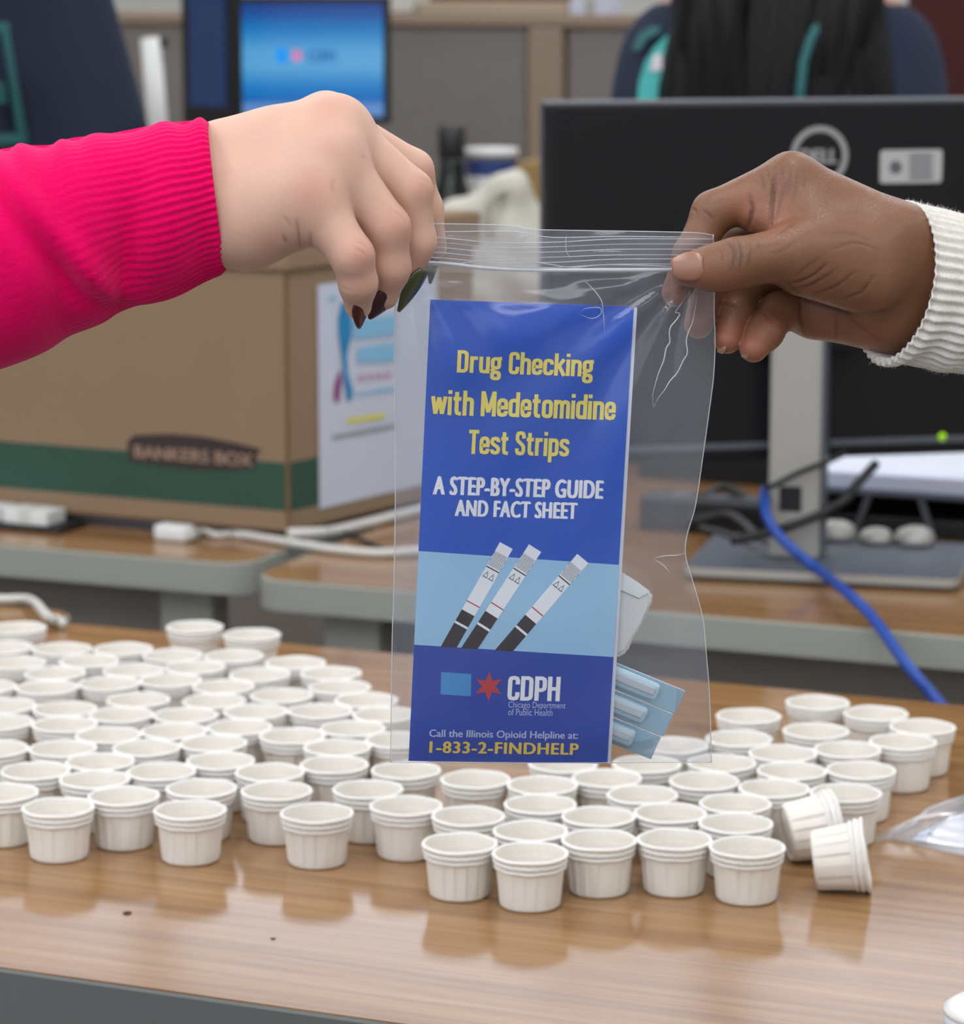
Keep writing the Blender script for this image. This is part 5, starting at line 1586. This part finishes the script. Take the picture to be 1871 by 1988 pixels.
def bl_box(name, x0, x1, y0, y1, z0, z1, m, bev, parent=blis):
    bm = bmesh.new(); add_box(bm, x0, x1, y0, y1, z0, z1, bev, seg=3)
    for v in bm.verts:
        v.co = Vector(bt_(*v.co) - np.array(blis.location))
    return bmobj(name, bm, m, parent, bev > 0.001)
cell = THh / 3
for k in range(3):
    x1 = -0.0008 * k
    bl_box('tray_cell', -0.052 + x1, x1, k * cell + .0002, (k + 1) * cell - .0002, -0.0008, 0.0, BLIS, 0.0003)
    bl_box('blister_dome', -0.050 + x1, -0.0125 + x1, k * cell + .0014, (k + 1) * cell - .0022, 0.0001, 0.0048, BLISD, 0.0022)
    bl_box('ampoule', -0.048 + x1, -0.0150 + x1, k * cell + .0035, (k + 1) * cell - .0050, 0.0049, 0.0062, VIALC, 0.0006)
# white nasal dispenser
disp = empty('nasal_dispenser', tuple(PL(1225, 1190, -.012)), 'white plastic dispenser showing beside the leaflet in the bag', 'dispenser')
poly = [(1150, 1072), (1196, 1104), (1232, 1126), (1262, 1148), (1266, 1162), (1256, 1180), (1240, 1204), (1228, 1232), (1215, 1264), (1196, 1275), (1150, 1280)]
n0 = [PL(x, y, -.0045) for x, y in poly]; n1 = [PL(x + 3, y + 2, -.0175) for x, y in poly]
bm = bmesh.new()
vb = [bm.verts.new(Vector(q - np.array(disp.location))) for q in n0 + n1]
m_ = len(poly)
bm.faces.new(vb[:m_]); bm.faces.new(list(reversed(vb[m_:])))
for i in range(m_):
    j = (i + 1) % m_
    bm.faces.new((vb[i], vb[m_ + i], vb[m_ + j], vb[j]))
bmesh.ops.bevel(bm, geom=bm.edges[:], offset=0.0012, segments=3, affect='EDGES')
bmobj('dispenser_body', bm, WHITEPL, disp, False)
tube('seam', [PL(1205, 1146, -.0042), PL(1240, 1162, -.0042)], 0.0002, OFFWHITE, disp, 6)
poly = [(1197, 1106), (1232, 1128), (1260, 1150), (1240, 1161), (1206, 1146), (1190, 1138)]
vs = [PL(x, y, -.0043) for x, y in poly] + [PL(x, y, -.0036) for x, y in poly]
m_ = len(poly)
meshobj('top_panel', vs, [tuple(range(m_, 2 * m_))] + [(i, (i + 1) % m_, m_ + (i + 1) % m_, m_ + i) for i in range(m_)], mat('white_cap', (232, 236, 234), 0.35), disp, False, True)

# ------------------------------------------------------------------ second bag lying on the table, white pot at the corner
bp0 = [(1690, 1637), (1760, 1608), (1871, 1563), (2050, 1520), (2150, 1620), (1990, 1690), (1871, 1664), (1800, 1648), (1740, 1632)]
tb_ = empty('zip_bag', tuple(T(1850, 1630)), 'clear plastic bag with white sheets lying flat on the table at the right edge', 'bag')
vs = []
cenp = sum(T(*q) for q in bp0) / len(bp0)
lvl = []
for fr, zz_ in ((1.0, .0), (0.93, .0045), (0.7, .010), (0.35, .0125), (0.0, .013)):
    for q in bp0:
        p = T(*q); w = cenp + (p - cenp) * fr; vs.append((w[0], w[1], TABLE + .0012 + zz_))
nb = len(bp0)
fs = []
for l in range(4):
    for i in range(nb):
        j = (i + 1) % nb
        fs.append((l * nb + i, l * nb + j, (l + 1) * nb + j, (l + 1) * nb + i))
FILMT = film_mat('table_bag_film', 0.16, 0.30)
meshobj('top_film', vs, fs, FILMT, tb_, True, True)
vs = [tuple(T(*q) + np.array([0, 0, .0006])) for q in bp0]
meshobj('bottom_film', vs, [tuple(range(nb))], FILM, tb_, False, True)
tube('zipper_seal', [T(1735, 1628) + [0, 0, .0035], T(1770, 1624) + [0, 0, .008], T(1800, 1604) + [0, 0, .011], T(1835, 1595) + [0, 0, .0125], T(1880, 1578) + [0, 0, .012]], 0.0010, FILMR, tb_, 8)
fo = empty('leaflet', tuple(T(1850, 1634)), 'white folded sheets inside the bag lying on the table', 'leaflet')
def tsheet(name, pts, z0, z1, m):
    q = [T(*p) for p in pts]; n = len(q)
    vs = [(a[0], a[1], TABLE + z0) for a in q] + [(a[0], a[1], TABLE + z1) for a in q]
    meshobj(name, vs, [tuple(range(n))[::-1], tuple(range(n, 2 * n))] + [(i, (i + 1) % n, n + (i + 1) % n, n + i) for i in range(n)], m, fo, False, True)
tsheet('sheet', [(1772, 1636), (1871, 1592), (2040, 1545), (2110, 1615), (1980, 1672), (1871, 1650)], .0016, .0030, WHITEPAGE)
tsheet('sheet', [(1780, 1634), (1871, 1594), (2040, 1550), (2100, 1612), (1980, 1664), (1871, 1646)], .0032, .0052, mat('pale_blue_sheet', (206, 210, 230), 0.6))
tsheet('sheet_shade_strip', [(1800, 1634), (1871, 1643), (1960, 1654), (1960, 1656), (1871, 1645), (1800, 1636)], .0053, .0058, BLACK)  # black strip stands in for the shade under the sheets
wp = T(1925, 2015)
wt = empty('white_tub', tuple(wp), 'white rounded plastic tub cut by the lower right corner of the picture', 'tub')
vs, fs = lathe_closed([(.001, 0), (.020, 0), (.023, .002), (.0245, .008), (.0245, .013), (.001, .013)], 40); meshobj('tub_body', vs, fs, mat('bluish_white_plastic', (212, 218, 230), 0.5), wt, True)
vs, fs = lathe_closed([(.0247, .0131), (.0252, .0135), (.0250, .016), (.020, .0195), (.001, .020)], 40); meshobj('lid', vs, fs, WHITEPL, wt, True)

# ------------------------------------------------------------------ left hand and pink sleeve
H = 0.00085
SKIN_L = skin_mat('fair_skin', (200, 160, 140), (186, 124, 108), (150, 84, 72), 0.5, 800, 0.00022, 0.15)
SKIN_R = skin_mat('brown_skin', (116, 77, 53), (156, 98, 76), (50, 29, 21), 0.38, 700, 0.00045, 0.08)
lh = empty('person', tuple(PL(430, 376, .015)), 'hand of a person in a bright pink knitted sleeve pinching the bag from the left', 'person')
palm = [((450, 306, .002), .0125, (628, 230, -.006), .0086), ((470, 330, .012), .0150, (652, 252, .010), .0092), ((480, 385, .022), .0160, (645, 310, .024), .0110), ((478, 434, .028), .0168, (612, 398, .034), .0112),
        ((300, 330, .008), .0140, (460, 312, .004), .0150), ((300, 420, .020), .0140, (478, 432, .026), .0172), ((300, 370, .014), .018, (480, 375, .016), .020),
        ((500, 330, -.016), .014, (620, 360, -.022), .011), ((560, 300, .006), .013, (600, 380, .028), .013), ((632, 236, -.006), .0078, (652, 256, .010), .0090), ((658, 256, .010), .0100, (640, 312, .022), .0108), ((630, 318, .022), .0095, (598, 392, .031), .0095),
        ((550, 300, .012), .016, (560, 380, .026), .016)]
fing = [
    [(634, 230, -.008, .0092), (801, 330, -.007, .0088), (824, 408, -.0105, .0080), (842, 480, -.0095, .0060)],
    [(660, 252, .010, .0108), (797, 372, .016, .0094), (806, 470, .0145, .0088), (779, 546, .0125, .0070)],
    [(650, 310, .025, .0118), (752, 442, .031, .0096), (756, 520, .028, .0088), (745, 572, .024, .0068)],
    [(615, 400, .036, .0116), (684, 497, .046, .0090), (695, 550, .042, .0080), (695, 594, .036, .0060)],
    [(540, 340, -.020, .012), (640, 392, -.028, .0105), (755, 440, -.030, .0092), (820, 500, -.0215, .0074)],
]
cre = [([(550, 458), (556, 473)], 3.2, .0008, .8), ([(574, 425), (580, 452), (583, 479)], 3.0, .0009, .55), ([(602, 452), (604, 479)], 3.0, .0007, .5), ([(548, 420), (566, 440)], 4, .0004, .25),
       ([(649, 378), (645, 362), (646, 350)], 4, .0004, .35), ([(707, 312), (702, 300)], 4, .0004, .35),
       ([(690, 470), (706, 476), (716, 488)], 3, .0003, .2), ([(686, 482), (700, 488), (712, 500)], 3, .0003, .2), ([(762, 410), (778, 420), (788, 434)], 3, .0003, .2), ([(812, 345), (830, 352), (838, 364)], 3, .0003, .2), ([(664, 558), (684, 566)], 3, .0003, .15)]
kn = [(605, 368, 42, .55), (640, 290, 36, .22), (640, 205, 40, .35), (702, 490, 34, .55), (772, 430, 34, .5), (825, 360, 30, .45), (520, 470, 30, .35), (700, 560, 40, .3), (750, 560, 40, .3), (800, 520, 40, .3)]
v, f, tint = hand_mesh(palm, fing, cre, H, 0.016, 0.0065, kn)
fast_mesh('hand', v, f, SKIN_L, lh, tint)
NAILR = mat('nail_dark_red', (70, 26, 26), 0.15, spec=0.7); NAILM = mat('nail_maroon', (60, 28, 32), 0.15, spec=0.7); NAILG = mat('nail_olive', (66, 72, 42), 0.15, spec=0.7); NAILS = mat('nail_slate', (62, 62, 72), 0.15, spec=0.7)
dirR = PL(900, 560, 0) - PL(800, 560, 0); dirR /= np.linalg.norm(dirR)
upv = np.array([0, 0, 1.0])
nail('fingernail', PL(717, 570, .0435), PL(705, 641, .0385), .0064, dirR * .7 + BN * .7 + upv * .2, NAILR, lh, .85)
nail('fingernail', PL(769, 566, .0310), PL(722, 625, .0280), .0064, dirR * .6 + BN * .75 - upv * .15, NAILM, lh, .85)
nail('fingernail', PL(829, 526, .0188), PL(783, 611, .0165), .0066, dirR * .80 + BN * .6 - upv * .1, NAILG, lh, .85)
nail('fingernail', PL(852, 488, -.0085), PL(843, 552, -.0075), .0050, dirR * .85 + BN * .5, NAILS, lh, .85)

def sleeve(name, root, tops, bots, off, depth, m, nearshift, ribs, ribamp, folds, NT=420, NS=110, inner=.02, fuzz=None):
    """knitted sleeve: a tube through matching points of its upper and lower outline"""
    tops = spline([(x, y, 0) for x, y in tops], NS); bots = spline([(x, y, 0) for x, y in bots], NS)
    rings = []
    for j in range(NS):
        a = PL(tops[j][0], tops[j][1], off); b = PL(bots[j][0], bots[j][1], off)
        rings.append(((a + b) / 2, (a - b) / 2))
    vs = []
    axis = rings[1][0] - rings[0][0]; axis /= np.linalg.norm(axis)
    def pt(j, k, shrink=0.0, slide=0.0):
        c, V_ = rings[j]
        th = 2 * math.pi * k / NT
        s_ = j / (NS - 1)
        ct, sn = math.cos(th), math.sin(th)
        vl = np.linalg.norm(V_)
        Dn = BN * depth * (vl / np.linalg.norm(rings[0][1])) 
        p = c + V_ * ct + Dn * sn + axis * (nearshift * sn * (1 if True else 0) * (1 - min(1, s_ * 2)))
        nr = (V_ / vl * ct + BN * sn)
        rib = ribamp * math.cos(ribs * th) * (0.08 + 0.92 * max(0, 1 - s_ * ribs_fade)) * (0.25 + 0.75 * min(1, max(0, th if th < math.pi else 2 * math.pi - th) / 1.0))
        cuff = 0.0014 * math.exp(-(s_ / .02) ** 2)
        fo = folds(s_, th)
        return p + nr * (rib + fo - shrink - cuff * .8) + axis * slide
    ribs_fade = 1.6 if ribs > 50 else 0.5
    for q in range(6):       # turned-in inner face of the cuff
        vs += [pt(0, k, 0.0028 if q < 5 else .0016, inner * (5 - q) / 5.0) for k in range(NT)]
    for j in range(NS):
        vs += [pt(j, k) for k in range(NT)]
    fs = []
    for j in range(NS + 5):
        for k in range(NT):
            k2 = (k + 1) % NT
            fs.append((j * NT + k, j * NT + k2, (j + 1) * NT + k2, (j + 1) * NT + k))
    v = np.array(vs); f = np.array(fs)
    o = fast_mesh(name, v, f, m, root)
    return v, f, o
PINK = knit_mat('pink_wool', (212, 0, 84), (255, 120, 180), 0.5, 700)
def pfold(s, th):
    # th: 0 top, pi/2 nearest the camera, pi bottom
    a = 0.0016 * math.sin(s * 26 + 1.2 * math.sin(th * 1.5) + th * 1.0) * math.exp(-((th - 1.9) / 0.9) ** 2)
    b = -0.0040 * math.exp(-((s - .30 - .05 * (th - 1.6)) / .035) ** 2) * math.exp(-((th - 1.8) / .8) ** 2)
    c = 0.0045 * math.exp(-((s - .62 + .22 * (th - 1.2)) / .06) ** 2) * math.exp(-((th - 1.7) / 1.0) ** 2)
    d = -0.004 * math.exp(-((s - .72 + .22 * (th - 1.2)) / .05) ** 2) * math.exp(-((th - 1.5) / 1.0) ** 2)
    e = 0.0012 * math.sin(s * 40) * math.exp(-(th / .6) ** 2)
    return a + b + c + d + e
ptop = [(403, 232), (360, 236), (300, 243), (200, 262), (140, 268), (100, 281), (40, 283), (0, 290), (-90, 300), (-200, 316)]
pbot = [(439, 526), (400, 546), (340, 570), (250, 600), (200, 624), (140, 650), (90, 680), (0, 716), (-90, 750), (-200, 792)]
pv, pf, po = sleeve('knitted_sleeve', lh, ptop, pbot, .017, .0315, PINK, .0022, 62, .00042, pfold)

# ------------------------------------------------------------------ right hand and cream sleeve
rh = empty('person', tuple(PL(1780, 540, -.005)), 'hand of a person in a cream ribbed knit sleeve pinching the bag from the right', 'person')
palm = [((1745, 452, -.002), .0135, (1536, 350, -.018), .0118), ((1748, 500, -.016), .015, (1546, 430, -.036), .0118), ((1750, 545, -.020), .015, (1562, 510, -.042), .0115), ((1735, 600, -.018), .0160, (1592, 592, -.036), .0118),
        ((1690, 482, .003), .0165, (1545, 488, .012), .0118), ((1560, 522, .010), .0125, (1690, 545, .006), .0165), ((1740, 470, -.004), .0145, (1950, 500, -.004), .0110), ((1730, 596, -.012), .0175, (1950, 585, -.010), .0165),
        ((1740, 530, -.008), .019, (1950, 535, -.008), .019), ((1585, 612, -.026), .0112, (1725, 606, -.010), .0165), ((1552, 385, -.012), .0095, (1600, 450, 0.0), .0130), ((1620, 520, -.02), .016, (1600, 560, -.03), .014), ((1478, 425, -.010), .0085, (1565, 445, -.004), .0115), ((1500, 400, -.016), .0095, (1560, 420, -.010), .011)]
fing = [
    [(1536, 350, -.018, .0120), (1384, 412, -.0155, .0093), (1344, 495, -.0105, .0085), (1312, 568, -.0085, .0066)],
    [(1546, 430, -.036, .0120), (1424, 478, -.034, .0094), (1375, 565, -.022, .0083), (1356, 629, -.012, .0068)],
    [(1562, 510, -.042, .0115), (1455, 552, -.034, .0090), (1428, 605, -.017, .0080), (1412, 659, -.006, .0066)],
    [(1592, 592, -.036, .0112), (1512, 606, -.018, .0088), (1485, 645, -.006, .0080), (1463, 676, -.001, .0066)],
    [(1545, 488, .012, .0118), (1428, 512, .0165, .0112), (1385, 520, .0145, .0100), (1337, 523, .0112, .0078)],
]
def zc_(pts): return [(1240 + x / 2.965, 270 + y / 2.965) for x, y in pts]
cre = [(zc_([(640, 330), (652, 400), (640, 460), (625, 520)]), 4, .0012, .7), (zc_([(780, 200), (776, 300), (766, 400), (756, 500)]), 4, .0011, .65), (zc_([(850, 250), (815, 370), (790, 470)]), 3, .0005, .4),
       (zc_([(700, 190), (712, 240), (722, 300)]), 2.6, .0004, .4), (zc_([(740, 170), (750, 240)]), 2.6, .0004, .35), (zc_([(820, 150), (826, 230)]), 2.6, .0003, .35), (zc_([(880, 160), (870, 260), (840, 340)]), 2.6, .0003, .35), (zc_([(920, 190), (900, 300), (860, 400)]), 2.6, .0003, .3), (zc_([(960, 220), (950, 320)]), 2.6, .0003, .25),
       (zc_([(505, 585), (540, 640), (548, 690), (530, 760)]), 2.8, .0006, .75), (zc_([(572, 585), (592, 660), (580, 760)]), 2.8, .0006, .7), (zc_([(545, 600), (562, 660), (560, 720)]), 2.4, .0004, .5), (zc_([(470, 640), (480, 720)]), 2.4, .0002, .35), (zc_([(650, 590), (640, 680), (620, 740)]), 2.6, .0003, .4), (zc_([(690, 590), (700, 660)]), 2.4, .0003, .35),
       (zc_([(850, 830), (930, 818), (1010, 780), (1080, 720)]), 3, .0007, .6), (zc_([(880, 860), (1000, 835), (1150, 740)]), 3, .0005, .5), (zc_([(1000, 890), (1130, 850), (1250, 760)]), 3, .0005, .45), (zc_([(1150, 930), (1280, 880), (1350, 790)]), 3, .0005, .4), (zc_([(900, 790), (960, 740), (1040, 690)]), 3, .0003, .35), (zc_([(780, 560), (840, 520), (900, 480)]), 3, .0003, .35), (zc_([(760, 660), (830, 640), (900, 590)]), 3, .0003, .3),
       (zc_([(850, 830), (940, 905), (1080, 970), (1280, 1008), (1420, 990)]), 4, .0010, .7), (zc_([(930, 915), (935, 1050), (965, 1125)]), 3.5, .0007, .55), (zc_([(1130, 1000), (1142, 1150)]), 3, .0005, .4), (zc_([(1200, 1020), (1300, 1100), (1400, 1170)]), 3, .0004, .35), (zc_([(370, 410), (430, 460)]), 3, .0006, .5),
       (zc_([(450, 930), (520, 960), (590, 990)]), 3, .0005, .35), (zc_([(640, 960), (720, 1000), (770, 1060)]), 3, .0004, .3), (zc_([(1050, 560), (1200, 540), (1350, 600)]), 3.2, .0003, .18), (zc_([(1100, 640), (1250, 600), (1380, 640)]), 3.2, .0003, .18), (zc_([(310, 400), (330, 420)]), 3, .0005, .5)]
kn = [(1415, 660, 40, .8), (1460, 670, 44, .8), (1500, 625, 36, .5), (1355, 620, 50, .7), (1310, 565, 40, .7), (1345, 545, 40, .45), (1450, 400, 36, .55), (1500, 420, 36, .5), (1600, 640, 60, .45), (1560, 600, 50, .35), (1680, 650, 50, .35), (1400, 555, 40, .45)]
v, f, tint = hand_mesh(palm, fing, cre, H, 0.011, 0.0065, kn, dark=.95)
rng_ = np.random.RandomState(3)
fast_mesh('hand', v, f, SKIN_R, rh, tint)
NAILN = mat('nail_natural', (150, 106, 86), 0.25, spec=0.6)
nail('thumbnail', PL(1364, 515, .0232), PL(1303, 521, .0178), .0066, BN + upv * .12, NAILN, rh, .35, .0006, .40)
nail('fingernail', PL(1398, 664, -.0035), PL(1392, 684, -.0035), .0038, -dirR * .9 + BN * .2 - upv * .3, NAILN, rh, .4)
nail('fingernail', PL(1444, 672, .0020), PL(1439, 694, .0010), .0036, -dirR * .9 + BN * .3 - upv * .2, NAILN, rh, .4)
CREAM = knit_mat('cream_wool', (212, 206, 198), (255, 250, 240), 0.25, 650)
def cfold(s, th):
    return 0.0018 * math.exp(-(s / .03) ** 2) + 0.0008 * math.sin(s * 20 + th * 2) * math.exp(-((th - 2.4) / .8) ** 2) + 0.0015 * math.sin(s * 14 + 1) * math.exp(-((th - 3.0) / .6) ** 2)
ctop = [(1768, 393), (1800, 399), (1840, 408), (1880, 418), (1950, 432), (2040, 450), (2140, 470)]
cbot = [(1704, 697), (1735, 705), (1780, 709), (1830, 715), (1871, 728), (1950, 742), (2140, 770)]
cv, cf, co = sleeve('knitted_sleeve', rh, ctop, cbot, -.006, .027, CREAM, .0105, 46, .00085, cfold, NT=460)

# fuzz of the wool: short loose fibres standing off both sleeves
def fuzz(name, v, f, m, root, count, length, seed, xr):
    rs = np.random.RandomState(seed)
    n = vnormals(v, f)
    x, y, z = project(v)
    ok = np.where((x > xr[0]) & (x < xr[1]))[0]
    pick = rs.choice(ok, count)
    p = v[pick]; nn = n[pick]
    cen = v.mean(0)
    t = rs.normal(size=(count, 3)); d = nn + 0.8 * t * 0.7; d /= np.linalg.norm(d, axis=1)[:, None]
    s = np.cross(d, rs.normal(size=(count, 3))); s /= np.linalg.norm(s, axis=1)[:, None]
    L = length * rs.uniform(.4, 1.2, size=(count, 1)); w = 0.00005
    mid = p + d * L * .55; tip = p + d * L + rs.normal(size=(count, 3)) * L * .3
    V_ = np.stack([p - s * w, p + s * w, mid + s * w * .8, mid - s * w * .8, tip, ], 1).reshape(-1, 3)
    o = np.arange(count)[:, None] * 5
    q = np.hstack([o, o + 1, o + 2, o + 3]); t3 = np.hstack([o + 3, o + 2, o + 4])
    ob = meshobj(name, V_, [tuple(a) for a in q] + [tuple(a) for a in t3], m, root, False, True)
    ob['kind'] = 'stuff'
    return ob
fuzz('wool_fuzz', pv, pf, PINK, lh, 9000, .0022, 2, (-60, 440))
fuzz('wool_fuzz', cv, cf, CREAM, rh, 6000, .0018, 3, (1690, 1920))

# crumbs on the table
for (px, py, r, lab) in ((247, 1774, .0017, 'larger dark crumb lying on the bare front of the table'), (530, 1823, .0010, 'tiny dark crumb lying on the bare front of the table')):
    vs, fs = lathe_closed([(.0001, 0), (r, r * .2), (r * .8, r * .6), (.0001, r * .8)], 8)
    q = T(px, py); o = meshobj('crumb', [(x * 1.6 + y * .5, y, z) for x, y, z in vs], fs, PLAQUE, None, True)
    o.location = (q[0], q[1], TABLE + .0001); tag(o, lab, 'crumb')
for o in sc.objects:
    if o.get('label') and len(o['label'].split()) > 16: print('LONG', o['label'])
